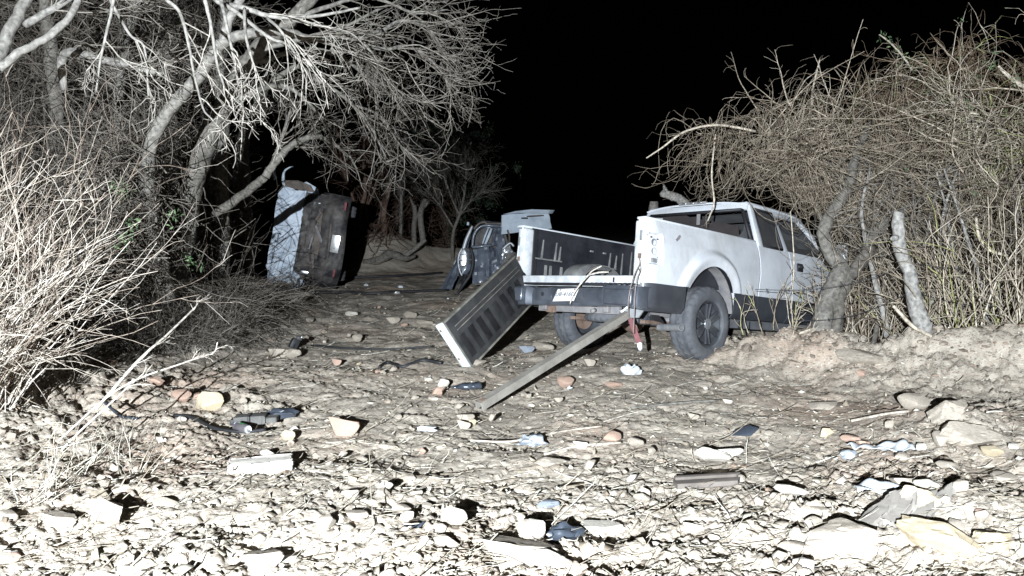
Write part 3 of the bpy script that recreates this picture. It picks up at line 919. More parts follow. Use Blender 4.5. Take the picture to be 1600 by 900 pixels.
# torn bracket, hanging loom and red marker at the right corner of the bumper
MB().slab([(-1.14, -.80, .485), (-1.18, -.70, .46), (-1.16, -.74, .39), (-1.13, -.90, .40), (-1.10, -.93, .47)], .02).build("torn_bracket", M_STEEL, TR)
MB().slab([(-.98, -.93, .44), (-.86, -.93, .44), (-.76, -.93, .36), (-.86, -.93, .38), (-.95, -.93, .385)], .02).build("torn_mudflap", M_BLACK, TR)
rd = MB().slab([(0, 0, 0), (.055, 0, -.01), (.155, 0, -.235), (.105, 0, -.25)], .014, bev=.003)
rd.xf(Matrix.Translation((-1.17, -.78, .405)) @ Matrix.Rotation(math.radians(-52), 4, 'Z')); rdo = rd.build("marker_strip", M_RED, TR)
rd = MB().slab([(.108, -.002, -.25), (.156, -.002, -.238), (.168, 0, -.30), (.148, 0, -.325), (.125, 0, -.31)], .018, bev=.003)
rd.xf(Matrix.Translation((-1.17, -.78, .405)) @ Matrix.Rotation(math.radians(-52), 4, 'Z')); rd.build("clear_end", M_LENS, rdo, 40)
wl = Bag()
wl.tube([(-1.14, -.865, .99), (-1.17, -.90, .92), (-1.24, -.905, .82), (-1.30, -.915, .70), (-1.31, -.90, .55), (-1.25, -.86, .44), (-1.2, -.83, .40)], .006, 5, n=26)
wl.tube([(-1.15, -.88, .96), (-1.2, -.94, .86), (-1.27, -.955, .76), (-1.29, -.96, .62), (-1.28, -.955, .42), (-1.27, -.95, .30), (-1.25, -.94, .25)], .005, 5, n=26)
wl.tube([(-1.16, -.90, .84), (-1.22, -.93, .87), (-1.2, -.95, .845)], .004, 4, n=8)
wl.tube([(-1.3, -.915, .66), (-1.32, -.93, .665), (-1.30, -.955, .68)], .004, 4, n=8)
wl.build("wiring_loom", M_WIRE, TR)

# ------------------------------------------------------------------ the tailgate, propped on the bumper's left corner
M_TGATE = mat_noise("tailgate_liner", (.012, .012, .014), (.05, .049, .048), 5, .55, bump=.3, bscale=25, detail=10)
M_TEDGE = mat_noise("chipped_edge_paint", (.62, .68, .68), (.80, .86, .86), 14, .45)
M_TBODY = mat_noise("scuffed_tan_edge", (.07, .066, .058), (.22, .205, .17), 9, .65)
pB = gp(735, 579); 
def fit_gate():
    best = None
    for dA in np.arange(6.6, 8.4, .02):
        A = pt(688, 507, dA); e1 = abs(np.linalg.norm(A - pB) - .56)
        if e1 > .05: continue
        for dT in np.arange(7.4, 9.6, .03):
            T = pt(805, 398, dT)
            e = e1 ** 2 * 6 + (np.linalg.norm(T - A) - 1.50) ** 2 + (np.dot(norm(T - A), norm(pB - A))) ** 2 * 1.5
            if best is None or e < best[0]: best = (e, A, T)
    return best
_, tA, tT = fit_gate()
ux = norm(tT - tA); uy = norm((pB - tA) - ux * np.dot(pB - tA, ux)); uz = np.cross(ux, uy)
if np.dot(uz, CAMP - tA) < 0: uz = -uz
TG = empty("tailgate", tuple(pB), "torn off tailgate with dark ribbed inside, leaning against the truck's bumper", "tailgate")
tgm = Matrix(((ux[0], uy[0], uz[0], tA[0] - pB[0]), (ux[1], uy[1], uz[1], tA[1] - pB[1]), (ux[2], uy[2], uz[2], tA[2] - pB[2]), (0, 0, 0, 1)))
def tg(name, mb, mat, sm=40, parent=None):
    mb.xf(tgm); return mb.build(name, mat, parent or TG, sm)
L, Wd = 1.50, .56
tg("shell", MB().box((L / 2, Wd / 2, -.035), (L, Wd, .06), bev=.012), M_TBODY)
tg("end_cap", MB().slab([(-.012, -.01, -.066), (-.012, Wd - .05, -.066), (-.012, Wd + .005, -.05), (-.012, Wd + .01, .008), (-.012, -.004, .008)], Vector((.05, 0, 0)), bev=.009), M_TEDGE)
tg("side_lip", MB().box((L / 2 + .02, .012, .004), (L - .06, .024, .024), bev=.008), M_TBODY)
tg("side_lip", MB().box((L / 2 + .02, Wd - .010, .0), (L - .06, .022, .02), bev=.008), M_TBODY)
pn = tg("inner_panel", MB().box((L / 2 + .02, Wd / 2, .0), (L - .09, Wd - .05, .012), bev=.004), M_TGATE)
for y in (.115, .16): tg("long_rib", MB().box((L / 2 + .03, y, .010), (L - .22, .010, .014), bev=.006), M_TBODY, 40, pn)
for k, x in enumerate(np.linspace(.11, L - .12, 9)):
    tg("pressing", MB().slab([(x, .215, .006), (x + .105, .215, .006), (x + .105, Wd - .075, .006), (x, Wd - .075, .006)], .012 * (1 if np.dot(np.cross(ux, uy), uz) > 0 else -1), bev=.005), M_TGATE, 40, pn)
for y in (.06, .40): tg("edge_bolt", MB().box((-.016, y, -.03), (.012, .025, .025), bev=.006), M_RUST)

# ------------------------------------------------------------------ steel beam hanging from the bumper to the ground
a = gp(748, 641); a[2] += .03
b = np.array(tw(-1.20, -.80, .425))
M_BEAM = mat_noise("weathered_beam", (.16, .145, .125), (.30, .28, .245), 5, .7, bump=.4, bscale=30, c2=(.235, .215, .185))
BE = empty("steel_beam", tuple(a), "long grey steel beam slanting from the ground up to the truck's rear bumper", "beam")
d = norm(b - a); s_ = norm(np.cross(d, [0, 0, 1.])); u_ = np.cross(s_, d); Lb = np.linalg.norm(b - a)
bmx = Matrix(((d[0], s_[0], u_[0], 0), (d[1], s_[1], u_[1], 0), (d[2], s_[2], u_[2], 0), (0, 0, 0, 1))) 
MB().box((Lb / 2, 0, .028), (Lb, .074, .012), bev=.003).xf(bmx).build("web", M_BEAM, BE)
for sy in (-1, 1): MB().box((Lb / 2, sy * .035, -.004), (Lb - .004, .008, .056), bev=.002).xf(bmx).build("flange", M_BEAM, BE)
MB().slab([(Lb - .03, -.03, .03), (Lb + .05, -.02, .045), (Lb + .09, .01, .09), (Lb + .03, .03, .08)], .012).xf(bmx).build("bent_end", M_STEEL, BE)
MB().box((.05, 0, .037), (.05, .05, .006), bev=.002).xf(bmx).build("weld_plate", M_RUST, BE)

# twig lying across the bumper
TS = Bag()
q = [tw(-1.33, -.17, .50), tw(-1.335, -.20, .585), tw(-1.31, -.27, .70), tw(-1.27, -.34, .80)]
TS.tube([tuple(p) for p in q], [.006, .008, .009, .009], 6, n=14, tint=.9)
TS.tube([tuple(tw(-1.27, -.34, .80)), tuple(tw(-1.22, -.35, .85)), tuple(tw(-1.18, -.43, .90))], [.009, .008, .006], 6, n=8, tint=.9)
TS.tube([tuple(tw(-1.27, -.34, .80)), tuple(tw(-1.24, -.46, .83)), tuple(tw(-1.22, -.56, .835))], [.009, .009, .008], 6, n=8, tint=.9)
tag(TS.build("dry_twig", M_TWIGP), "forked pale twig caught on the licence plate and bumper", "twig")

# ------------------------------------------------------------------ the vehicle lying on its side, left
M_WPANEL = mat_noise("wreck_pale_paint", (.40, .46, .54), (.60, .66, .74), 4, .5, detail=10, lo=.35, hi=.6)
M_WDARK = mat_noise("wreck_dark_mottle", (.018, .018, .020), (.13, .115, .105), 3.2, .7, bump=.6, bscale=20, detail=12, lo=.4, hi=.66)  # mottled from near black to brownish grey
M_WBROWN = mat_noise("wreck_dirty_metal", (.05, .045, .042), (.16, .125, .10), 5, .8, bump=.6, bscale=20, detail=10)
M_WBLUE = mat_noise("wreck_slate_paint", (.055, .065, .085), (.12, .135, .165), 4, .4, coat=.2, detail=9)
M_WHOOD = mat_noise("wreck_blue_grey_panel", (.33, .38, .44), (.50, .55, .60), 4, .55, detail=10)
M_CHROME = mat_noise("chrome_strip", (.34, .35, .37), (.50, .51, .53), 8, .5, metal=.4)
M_REFL = mat_noise("reflective_plate", (.86, .86, .84), (.92, .92, .90), 9, .30, metal=.75)

oc = pt(527, 379, 14.6)
OV = empty("overturned_car", (oc[0], oc[1], Hs(oc[0], oc[1])), "wrecked pale car lying on its side against the trees, plate facing out", "car")
lean = math.radians(11)
up_ = Vector((math.sin(lean), 0, math.cos(lean))); zc = Vector((-math.cos(lean), 0, math.sin(lean))); xc_ = Vector((-.30, 1, 0)).normalized()
OM = Matrix(((xc_.x, -up_.x, zc.x, oc[0] - OV.location.x), (xc_.y, -up_.y, zc.y, 0), (xc_.z, -up_.z, zc.z, oc[2] - OV.location.z), (0, 0, 0, 1))) @ Matrix.Translation((0, 0, -.50))
def ov(name, mb, mat, sm=40, parent=None, solid=0, jit=0, seed=1):
    if jit: mb.jitter(jit, seed)
    mb.xf(OM); return mb.build(name, mat, parent or OV, sm, solid=solid)
# hull: sections along the car
def hull(u, v):
    x = .22 + 4.1 * u
    a = v * 2 * math.pi
    cy, cz = math.cos(a), math.sin(a)
    k = .55
    y = .90 * math.copysign(abs(cy) ** k, cy); z = 1.02 + .62 * math.copysign(abs(cz) ** .6, cz)
    if z > 1.0:
        y *= 1 - .22 * (z - 1.0) / .6
        if x > 3.0: z = 1.0 + (z - 1.0) * max(.1, 1 - (x - 3.0) / .9)
    d = .05 * math.sin(x * 7 + a * 3) + .04 * math.sin(x * 13 - a * 5)
    return (x, y * (1 + d * .5), z + d)
ov("body_shell", MB().grid(hull, 22, 40), M_WBROWN, 50, solid=.02)
ov("floor_pan", MB().box((2.2, 0, .46), (4.0, 1.5, .08), bev=.02), M_WBROWN)
def lid(u, v):   # pale lid, warped, with torn ends
    y = -.90 + 1.80 * u; z = 1.20 + .60 * v
    e = (2 * u - 1)
    x = .06 - .08 * (1 - e * e) + .05 * math.sin(v * 5 + u * 7) * .4 + .10 * v * v
    z += .06 * math.sin(u * 9) * (.3 if .1 < u < .9 else 1) - .16 * (e ** 4) * (v - .35)
    y += .05 * math.sin(v * 8 + 2 * e) * abs(e) ** 3
    return (x, y, z)
ov("boot_lid", MB().grid(lid, 30, 10), M_WPANEL, 60, solid=.03)
def rpan(u, v):
    n = float(vnoise(np.array([u * 9.]), np.array([v * 4.]), 56)[0]) + .6 * float(vnoise(np.array([u * 23.]), np.array([v * 9.]), 57)[0])
    return (-.10 + .12 * n + .22 * abs(2 * u - 1) ** 5, -.86 + 1.72 * u, .82 + .44 * v + .03 * n)
ov("boot_opening", MB().grid(rpan, 44, 12), M_WDARK, 30, solid=.03)
ov("torn_skin", MB().grid(lambda u, v: (.05 + .2 * v + .05 * math.sin(u * 17), .70 + .32 * v + .06 * math.sin(u * 9), 1.0 + .75 * u), 10, 6), M_WPANEL, 50, solid=.012)
for k in range(5):
    r = random.Random(k)
    ov("bent_brace", MB().box((.16, r.uniform(-.6, .6), r.uniform(.92, 1.16)), (.10, r.uniform(.3, .6), .05), bev=.012, rot=Euler((r.uniform(-.5, .5), 0, 0)).to_matrix()), M_WDARK if k % 2 else M_WBROWN, 40, None, 0, .01, k)
def obump(u, v):
    y = -.93 + 1.86 * u; e = abs(2 * u - 1)
    z = .36 + .50 * v
    x = -.26 + .40 * e ** 3.4 + .14 * abs(2 * v - 1) ** 3 + .02 * math.sin(u * 23) * (.5 - v) - .035 * math.exp(-((v - .62) / .07) ** 2) + .11 * float(vnoise(np.array([u * 5.]), np.array([v * 3.]), 55)[0]) + .05 * float(vnoise(np.array([u * 17.]), np.array([v * 6.]), 58)[0])
    return (x, y, z + .02 * math.sin(u * 7) + .04 * e ** 3 * (1 if v > .5 else -.6))
ov("bumper", MB().grid(obump, 60, 18), M_WDARK, 40, solid=.03)
ov("bumper_beam", MB().grid(lambda u, v: (-.12 + .26 * abs(2 * u - 1) ** 4 + .02 * math.sin(u * 19), -.88 + 1.76 * u, .80 + .16 * v), 24, 4), M_WBROWN, 50, solid=.04)
ov("bumper_strip", MB().grid(lambda u, v: (-.30 + .40 * abs(2 * u - 1) ** 3.4 + .015 * math.sin(u * 31), -.90 + 1.80 * u, .665 + .03 * v + .02 * math.sin(u * 7)), 40, 2), M_WBROWN, 40, None, .012)
for y in (-.72, .60): ov("reflector", MB().box((-.20, y, .48), (.03, .16, .05), bev=.008), M_RED)
for k_, (y, z) in enumerate(((-.45, .95), (.1, 1.02), (.45, .92), (-.1, .90))): ov("bent_brace", MB().box((-.16, y, z), (.06, .20 + .05 * k_, .05), rot=Euler((.4 - .3 * k_, 0, .2)).to_matrix(), bev=.012).jitter(.012, k_), (M_WBROWN, M_FRAME)[k_ % 2])
pp = ov("licence_plate", MB().box((-.262, .03, .555), (.012, .34, .165), rot=Euler((0, 0, math.radians(-2.5))).to_matrix(), bev=.004), M_REFL)
for y in (-.04, .04): ov("plate_bolt", MB().box((-.271, .13 + y * .4, .60 + y), (.006, .018, .018)), M_BLACK, 40, pp)
ov("tail_lamp", MB().box((-.02, -.66, .99), (.05, .09, .20), bev=.012), M_LENS)
ov("tail_lamp", MB().box((-.02, .70, 1.08), (.05, .07, .24), bev=.012), M_LENS)
def ov_wheel(y, x):
    w = MB(); w.lathe([(r * .84, o * .85) for r, o in rows], 112, rfun=tread)
    w.xf(Matrix.Translation((x, y, .50))); wo = ov("wheel", w, M_RUBBER, 30)
    r = MB(); r.lathe([(.001, 0), (.19, .0), (.2, -.05), (.2, .05)], 24); r.xf(Matrix.Translation((x, y, .50))); ov("rim", r, M_RIM, 40, wo)
for y in (-.66, .66):
    for x in (.75, 3.4): ov_wheel(y, x)
ov("torn_strip", MB().slab([(.10, -.90, 1.12), (.06, -1.00, 1.20), (.02, -1.05, 1.45), (.0, -1.0, 1.75), (.03, -.90, 1.72), (.08, -.88, 1.40)], .03, bev=.008), M_WBROWN, 40, None, 0, .01)
ov("torn_strip", MB().slab([(.2, -.86, .98), (.12, -.98, 1.05), (.08, -1.06, 1.28), (.12, -1.0, 1.36), (.2, -.86, 1.2)], .03, bev=.008), M_WPANEL, 40, None, 0, .012, 3)
bg_ = Bag().tube([tuple(OM @ Vector(p)) for p in ((.05, -.90, 1.68), (0, -1.0, 1.74), (0, -1.16, 1.75), (.02, -1.25, 1.68), (.05, -1.30, 1.60))], [.05, .035, .022, .016, .010], 8, n=16)
bg_.build("bent_pillar", M_WHOOD, OV)
bg_ = Bag().tube([tuple(OM @ Vector(p)) for p in ((.15, -1.0, 1.90), (.1, -1.12, 1.95), (.05, -1.26, 1.99))], [.05, .05, .045], 4, n=6)
bg_.build("bent_strut", M_WHOOD, OV)
for k in range(4):
    p = [Vector((-.05, .75 + .05 * k, .9 + .12 * k)), Vector((-.2, .95, .95 + .1 * k)), Vector((-.28 - .05 * k, 1.02, 1.1 + .06 * k))]
    Bag().tube([tuple(OM @ q) for q in p], .014, 5, n=9).build("loose_cable", M_BLACK, OV)

# ------------------------------------------------------------------ the dark wreck behind the truck
WD = 15.0
wo_ = pt(742, 452, WD); 
WK = empty("dark_wreck", tuple(wo_), "crushed slate coloured vehicle with tall narrow tail lamp, behind the tailgate", "wrecked car")
def wk(px, py, w=0): return Vector(pt(px, py, WD + w) - wo_)
def wslab(name, pts, th, mat, bev=.012, w=0, jit=0.0, seed=0, parent=None, sm=40):
    mb = MB().slab([wk(p[0], p[1], w + (p[2] if len(p) > 2 else 0)) for p in pts], Vector((.10, th, 0)), bev)
    if jit: mb.jitter(jit, seed)
    return mb.build(name, mat, parent or WK, sm)
def crumple(name, quad, nu, nv, amp, mat, seed, solid=.02, fr=3.0, parent=None):
    """dented sheet over four corners"""
    q = [wk(*p) for p in quad]
    def fn(u, v):
        p = q[0] * (1 - u) * (1 - v) + q[1] * u * (1 - v) + q[2] * u * v + q[3] * (1 - u) * v
        n = float(vnoise(np.array([u * fr + seed * 7.3]), np.array([v * fr * 1.3 + seed * 3.1]), 50)[0]) + .5 * float(vnoise(np.array([u * fr * 2.3 + seed]), np.array([v * fr * 2.9]), 51)[0])
        return p + Vector((.3 * n, -1.0 * n, .45 * n)) * amp
    return MB().grid(fn, nu, nv).build(name, mat, parent or WK, 25, solid=solid)
crumple("door_skin", [(738, 391, .05), (764, 386, 0), (764, 438, -.02), (738, 444, .06)], 10, 14, .12, M_WBLUE, 1)
crumple("quarter_skin", [(764, 386, 0), (787, 383, .15), (803, 420, .2), (764, 440, -.02)], 12, 12, .16, M_WBLUE, 2)
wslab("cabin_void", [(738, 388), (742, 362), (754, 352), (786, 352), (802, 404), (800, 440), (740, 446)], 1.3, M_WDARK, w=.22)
crumple("rear_pillar", [(768, 384, .0), (772, 357, .08), (786, 352, .12), (788, 384, .1)], 6, 6, .1, M_WBLUE, 3)
wf = Bag()
wf.tube([wk(738, 386), wk(741, 366), wk(752, 354), wk(772, 353), wk(784, 354, .1)], .032, 6, n=22, rough=.12)
wf.tube([wk(738, 386), wk(752, 385, -.03), wk(768, 383)], .03, 6, n=10, rough=.12)
wf.build("window_frame", M_WBLUE, WK)
Bag().tube([wk(754, 381, .05), wk(758, 369, .05), wk(763, 357, .05)], [.018, .022, .018], 6).build("window_bar", M_WHOOD, WK)
Bag().tube([wk(758, 382, .02), wk(763, 370, .02), wk(768, 357, .02)], [.028, .034, .028], 6).build("window_bar", M_WHOOD, WK)
crumple("crushed_roof", [(741, 356, .05), (786, 354, .1), (790, 348, 1.3), (748, 346, 1.3)], 14, 8, .14, M_WBLUE, 4)
rj = Bag()
rj.tube([wk(740, 358), wk(748, 350), wk(757, 347), (wk(762, 350)), wk(775, 349, .05), wk(786, 350, .1)], .022, 5, n=24, rough=.3)
rj.build("roof_edge", M_WBROWN, WK)
Bag().tube([wk(738, 353), wk(734, 362), wk(728, 376), wk(724, 390)], [.022, .034, .040, .036], 8, n=14).build("chrome_pillar", M_CHROME, WK)
tl = wslab("tail_lamp", [(725, 387), (729, 394), (730, 406), (728, 420), (722, 428), (719, 418), (717.5, 404), (719, 393)], .16, M_LENS, .02, w=-.06)
wslab("lamp_lower", [(719.5, 415), (729, 413), (728.5, 420), (722, 429)], .05, M_WBLUE, .008, w=-.085, parent=tl)
for y in (397, 406): wslab("lamp_bar", [(718.5, y), (730, y - 1), (730, y + .8), (718.5, y + 1.8)], .04, M_WBLUE, .003, w=-.08, parent=tl)
Bag().tube([wk(722, 388, -.08), wk(717, 398, -.08), wk(716, 410, -.08), wk(718, 422, -.08), wk(722, 431, -.08)], .018, 6, n=18).build("lamp_trim", M_CHROME, tl)
crumple("torn_fender", [(737, 358, .3), (728, 392, .1), (706, 452, -.1), (688, 452, .1)], 8, 16, .16, M_WBLUE, 5)
crumple("torn_wing", [(730, 392, .2), (738, 420, .2), (722, 452, 0), (712, 450, .1)], 8, 10, .16, M_WDARK, 6)
Bag().tube([wk(735, 386, -.1), wk(739, 405, -.12), wk(735, 428, -.16), wk(724, 445, -.2), wk(713, 461, -.3)], [.02, .03, .035, .03, .02], 6, n=20, rough=.15).build("hanging_seal", M_BLACK, WK)
hl = crumple("head_lamp", [(785, 391, -.05), (798, 381, -.05), (803, 404, -.05), (784, 414, -.05)], 8, 8, .10, M_LENS, 8, .03, 4)
Bag().tube([wk(785, 390, -.08), wk(792, 383, -.08), (wk(798, 380, -.08)), wk(803, 385, -.08)], .022, 6, n=12).build("lamp_rim", M_CHROME, hl)
wslab("lamp_dark_patch", [(790, 398), (798, 394), (799, 402), (790, 406)], .03, M_WDARK, .004, w=-.12, parent=hl)  # dark slab over part of the lens
# bonnet thrown up behind
hd = crumple("bonnet", [(784.5, 336, -.2), (857, 331, .3), (862, 357, .3), (784, 366, -.2)], 14, 8, .05, M_WHOOD, 9, .03)
wslab("bonnet_lip", [(784.5, 335, -.2), (805, 330, -.05), (831, 327, .1), (860, 328, .35), (856, 334, .35), (810, 333, 0)], .14, M_WHOOD, .006, w=-.1, parent=hd)
wslab("bonnet_slot", [(823, 337, .04), (842, 335.5, .15), (842, 337.5, .15), (823, 339, .04)], .05, M_WDARK, .003, w=-.09, parent=hd)
wslab("bonnet_slot", [(814, 340, 0), (817, 339.6, 0), (817, 342, 0), (814, 342, 0)], .05, M_WDARK, .003, w=-.08, parent=hd)
Bag().tube([wk(793, 360, -.2), wk(796, 370, -.1), wk(795, 381, 0)], .02, 5, n=8).build("bonnet_strut", M_WBROWN, WK)
Bag().tube([wk(731, 352, .1), wk(731.5, 347, .1)], .028, 6).build("aerial_stub", M_WHOOD, WK)

# ------------------------------------------------------------------ stones
def rock_mesh(name, seed, sub=3, ang=.6):
    bm = bmesh.new(); bmesh.ops.create_icosphere(bm, subdivisions=sub, radius=1)
    r = random.Random(seed)
    planes = [(Vector((r.gauss(0, 1), r.gauss(0, 1), r.gauss(0, 1))).normalized(), r.uniform(.45, .82)) for _ in range(13)]
    co = np.array([v.co[:] for v in bm.verts])
    n = vnoise(co[:, 0] * 1.7 + seed, co[:, 1] * 1.7 + co[:, 2] * 1.3, 60) * .35 + vnoise(co[:, 0] * 4 + co[:, 2] * 3, co[:, 1] * 4 + seed - co[:, 2] * 2, 61) * .13
    for v, k in zip(bm.verts, n):
        p = v.co * (1 + float(k))
        for nn, d in planes:
            e = p.dot(nn) - d
            if e > 0: p -= nn * e * ang
        v.co = p
    if sub > 3:
        co = np.array([v.co[:] for v in bm.verts])
        n = vnoise(co[:, 0] * 8 + seed, co[:, 1] * 8 + co[:, 2] * 7, 62) * .10 + vnoise(co[:, 0] * 19 + co[:, 2] * 13, co[:, 1] * 19 + seed - co[:, 2] * 11, 63) * .05
        for v, k in zip(bm.verts, n): v.co *= 1 + float(k)
    for v in bm.verts: v.co *= 1.15
    me = bpy.data.meshes.new(name); bm.to_mesh(me); bm.free()
    me.polygons.foreach_set("use_smooth", np.full(len(me.polygons), True)); me.set_sharp_from_angle(angle=math.radians(24))
    return me
RMS = {}
def rock_me(mat, k, sub=3):
    key = (mat.name, k, sub)
    if key not in RMS:
        RMS[key] = rock_mesh("stone", k * 13 + 5, sub, .97 if k % 2 else .88); RMS[key].materials.append(mat)
    return RMS[key]
def rock(px, py, w, h, mat, label, k=None, group=None, deep=.22, name="stone", yaw=None):
    p = gp(px, py); d = (p - CAMP) @ FWD
    k = int(RNG.integers(0, 8)) if k is None else k
    o = bpy.data.objects.new(name, rock_me(mat, k, 4 if w > 50 else 3)); COL.objects.link(o)
    sx = w * d / FPX / 2 / .86; sz = h * d / FPX / 2 / .80
    o.scale = (sx, sx * RNG.uniform(.65, .9), sz); o.rotation_euler = (RNG.uniform(-.12, .12), RNG.uniform(-.12, .12), RNG.uniform(-.35, .35) if yaw is None else yaw)
    z = max(Hs(p[0], p[1]), float(H0(p[0], p[1])))
    o.location = (p[0], p[1] + sx * .5, z + sz * (.8 - deep))
    return tag(o, label, "stone", group)
R1, R2, R3, R4, R5 = M_ROCK, M_ROCKW, M_ROCKR, M_ROCKY, M_ROCKB
for a_ in (
    (533, 680, 48, 28, R3, "pinkish rock with a deep black shadow, alone on the open dirt", 1),
    (432, 559, 30, 16, R1, "blocky tan rock beside the black plastic box on the track", 1),
    (457, 559, 20, 17, R1, "pointed tan rock right of the blocky one by the black box", 2),
    (322, 640, 42, 27, R4, "largest yellowish rock near the pale brush on the left", 3),
    (282, 634, 28, 16, R3, "rounded pink rock just left of the large yellowish one", 4),
    (240, 613, 26, 14, R3, "brownish rock half under the pale brush's long stem", 5),
    (203, 624, 18, 14, R1, "small brown rock at the edge of the pale brush", 0),
    (352, 617, 28, 12, R1, "flat tan rock behind the large yellowish one", 6),
    (691, 607, 19, 15, R2, "round pale stone beside the crushed blue bottle", 6),
    (723, 670, 20, 13, R1, "wedge shaped grey stone below the foot of the beam", 1),
    (448, 687, 23, 13, R4, "small orange stone right of the drinks can", 3),
    (525, 570, 15, 10, R3, "small red brick fragment near the end of the black cable", 1),
    (549, 494, 15, 9, R2, "pale pebble on the reddish patch of the track", 2),
    (706, 838, 40, 24, R1, "white rock with a black shadow by the blue plastic shard", 3),
    (688, 852, 20, 13, R2, "small white stone touching the white rock's left side", 4),
    (600, 783, 24, 14, R2, "egg sized white stone in the middle of the foreground", 6),
    (545, 793, 24, 13, R1, "grey angular stone left of the egg sized white one", 1),
    (1113, 719, 52, 15, R2, "long white stone just above the short plank", 3),
    (1140, 714, 40, 12, R2, "flat white stone touching the one above the plank", 1),
    (1237, 793, 40, 15, R2, "flat white stone between the short plank and the split wood", 5),
    (1355, 585, 58, 25, R1, "broad brown boulder at the foot of the pale dead post", 2),
    (1438, 640, 40, 22, R1, "lumpy grey stone on the right bank, highest of the cluster", 4),
    (1490, 662, 62, 34, R1, "big smooth grey boulder on the right bank", 6),
    (1515, 694, 88, 30, R1, "widest grey boulder, at the lower edge of the right bank", 3),
    (1475, 694, 26, 20, R1, "small round stone left of the widest boulder", 0),
    (960, 606, 22, 10, R3, "red stone in front of the truck's spare wheel", 2),
    (886, 604, 24, 15, R3, "pinkish stone beside the middle of the steel beam", 4),
    (921, 574, 16, 12, R1, "square tan stone between the beam and the hanging red strip", 1),
    (160, 836, 66, 34, R1, "large glaring white rock in the lower left foreground", 3),
    (805, 893, 110, 38, R1, "big white slab of rock at the bottom of the foreground", 1),
    (850, 905, 70, 34, R2, "white rock right of the big white slab", 5),
    (1340, 880, 110, 46, R1, "huge pale clod with cracks in front of the split wood", 7),
    (1480, 872, 104, 48, R4, "huge ochre clod right of the cracked pale one", 5),
    (1562, 862, 58, 30, R4, "yellowish wedge of rock in the lower right corner", 1),
    (1555, 712, 30, 14, R4, "small tan rock on the right bank below the brush", 5),
    (858, 796, 26, 14, R5, "small slate coloured stone above the dark glass lump", 2),
    (850, 548, 26, 14, R1, "grey stone lying in the shadow right of the tailgate", 2),
    (822, 551, 22, 11, R5, "blue grey stone just right of the tailgate's foot", 1),
    (745, 577, 26, 9, R1, "flat stone touching the foot of the tailgate", 6),
    (870, 572, 14, 13, R1, "little brown stone midway between tailgate and beam", 0),
    (458, 473, 40, 17, R1, "grey boulder on the ground in front of the overturned car", 6),
    (612, 505, 20, 10, R1, "dark stone in the row left of the tailgate", 1),
    (640, 500, 26, 9, R1, "flat stone in the row left of the tailgate", 3),
    (664, 508, 20, 9, R1, "small stone in the row nearest to the tailgate", 2),
    (1290, 640, 44, 10, R1, "flat brown stone on the smooth dirt right of the truck", 6),
    (1332, 692, 22, 12, R3, "brown stone above the white plastic bag", 2),
    (1350, 700, 18, 12, R3, "reddish stone touching the white plastic bag", 1),
    (858, 730, 52, 12, R1, "wide flat stone sunk in the dirt of the middle track", 6),
    (940, 840, 60, 18, R2, "flat white rock right of the dark glass lump", 1),
    (960, 690, 26, 13, R3, "brown stone in the dirt right of the blue wrapper", 4),
):
    rock(*a_)
# many more of the same sort, told apart by nothing
g_ = "loose stones scattered over the dirt track"
K_ = 0; SEEN = {}
LAND = [(378, 668, "the drinks can"), (408, 728, "the long concrete chunk"), (533, 668, "the lone pinkish rock"), (322, 630, "the largest yellowish rock"), (440, 552, "the pair of tan rocks by the gadget"), (580, 545, "the long black cable"),
        (640, 577, "the short black strap"), (730, 604, "the crushed bottle"), (745, 640, "the foot of the steel beam"), (870, 575, "the steel beam's middle"), (986, 582, "the crumpled clear plastic"), (1015, 545, "the hanging red strip"),
        (1106, 750, "the short plank"), (1125, 714, "the white stones above the plank"), (1163, 676, "the blue grey shard"), (1328, 705, "the white plastic bag"), (1372, 770, "the torn white sheet"), (1400, 790, "the splintered wood"),
        (1500, 665, "the big grey boulders on the bank"), (1355, 578, "the boulder below the dead post"), (1480, 850, "the huge ochre clod"), (1335, 860, "the huge pale clod"), (882, 835, "the dark glass lump"), (805, 880, "the big slab of rock"),
        (706, 828, "the white rock by the blue shard"), (600, 780, "the egg sized white stone"), (545, 788, "the grey angular stone"), (832, 688, "the crinkled wrapper"), (668, 672, "the small white scrap"), (160, 825, "the glaring white rock"),
        (110, 750, "the lower left weed"), (458, 466, "the boulder by the overturned car"), (640, 503, "the stones left of the tailgate"), (240, 608, "the pale brush's long stem"), (30, 850, "the lower left corner"), (1240, 788, "the flat white stone by the splintered wood"), (990, 850, "the flat white rock in front"), (440, 860, "the bare dirt at lower left centre")]
while K_ < 150:
    px = RNG.uniform(-10, 1610); py = RNG.choice([RNG.uniform(440, 900), RNG.uniform(560, 900)])
    if 690 < px < 840 and 400 < py < 590: continue
    if 840 < px < 1200 and py < 570: continue
    if py < 700 and px < 150: continue
    if px > 1150 and py < 590: continue
    h = RNG.uniform(4, 9) * (py / 620) ** 1.6 * RNG.choice([1, 1, 1.4])
    if px > 1300 or px < 260 or py > 800: h *= 1.25
    q = RNG.choice(5, p=[.50, .12, .22, .10, .06])
    col = ["tan", "brown", "pale", "reddish", "ochre"][q]
    dd_ = [(math.hypot((px - lx) * .6, py - ly), nm, px - lx, py - ly) for lx, ly, nm in LAND]
    _, nm, ex, ey = min(dd_)
    side = ("left of" if ex < 0 else "right of") if abs(ex) * .5 > abs(ey) else ("beyond" if ey < 0 else "in front of")
    key = (col, side, nm); SEEN[key] = SEEN.get(key, 0) + 1
    lab = "small %s stone %s %s" % (col, side, nm)
    if SEEN[key] > 1: lab = ["", "", "second ", "third ", "fourth ", "fifth ", "sixth ", "seventh ", "eighth ", "ninth "][min(SEEN[key], 9)] + lab 
    rock(px, py, h * RNG.uniform(1.2, 2.1), h, [R1, R1, R2, R3, R4][q], lab, None, g_, .38)
    K_ += 1

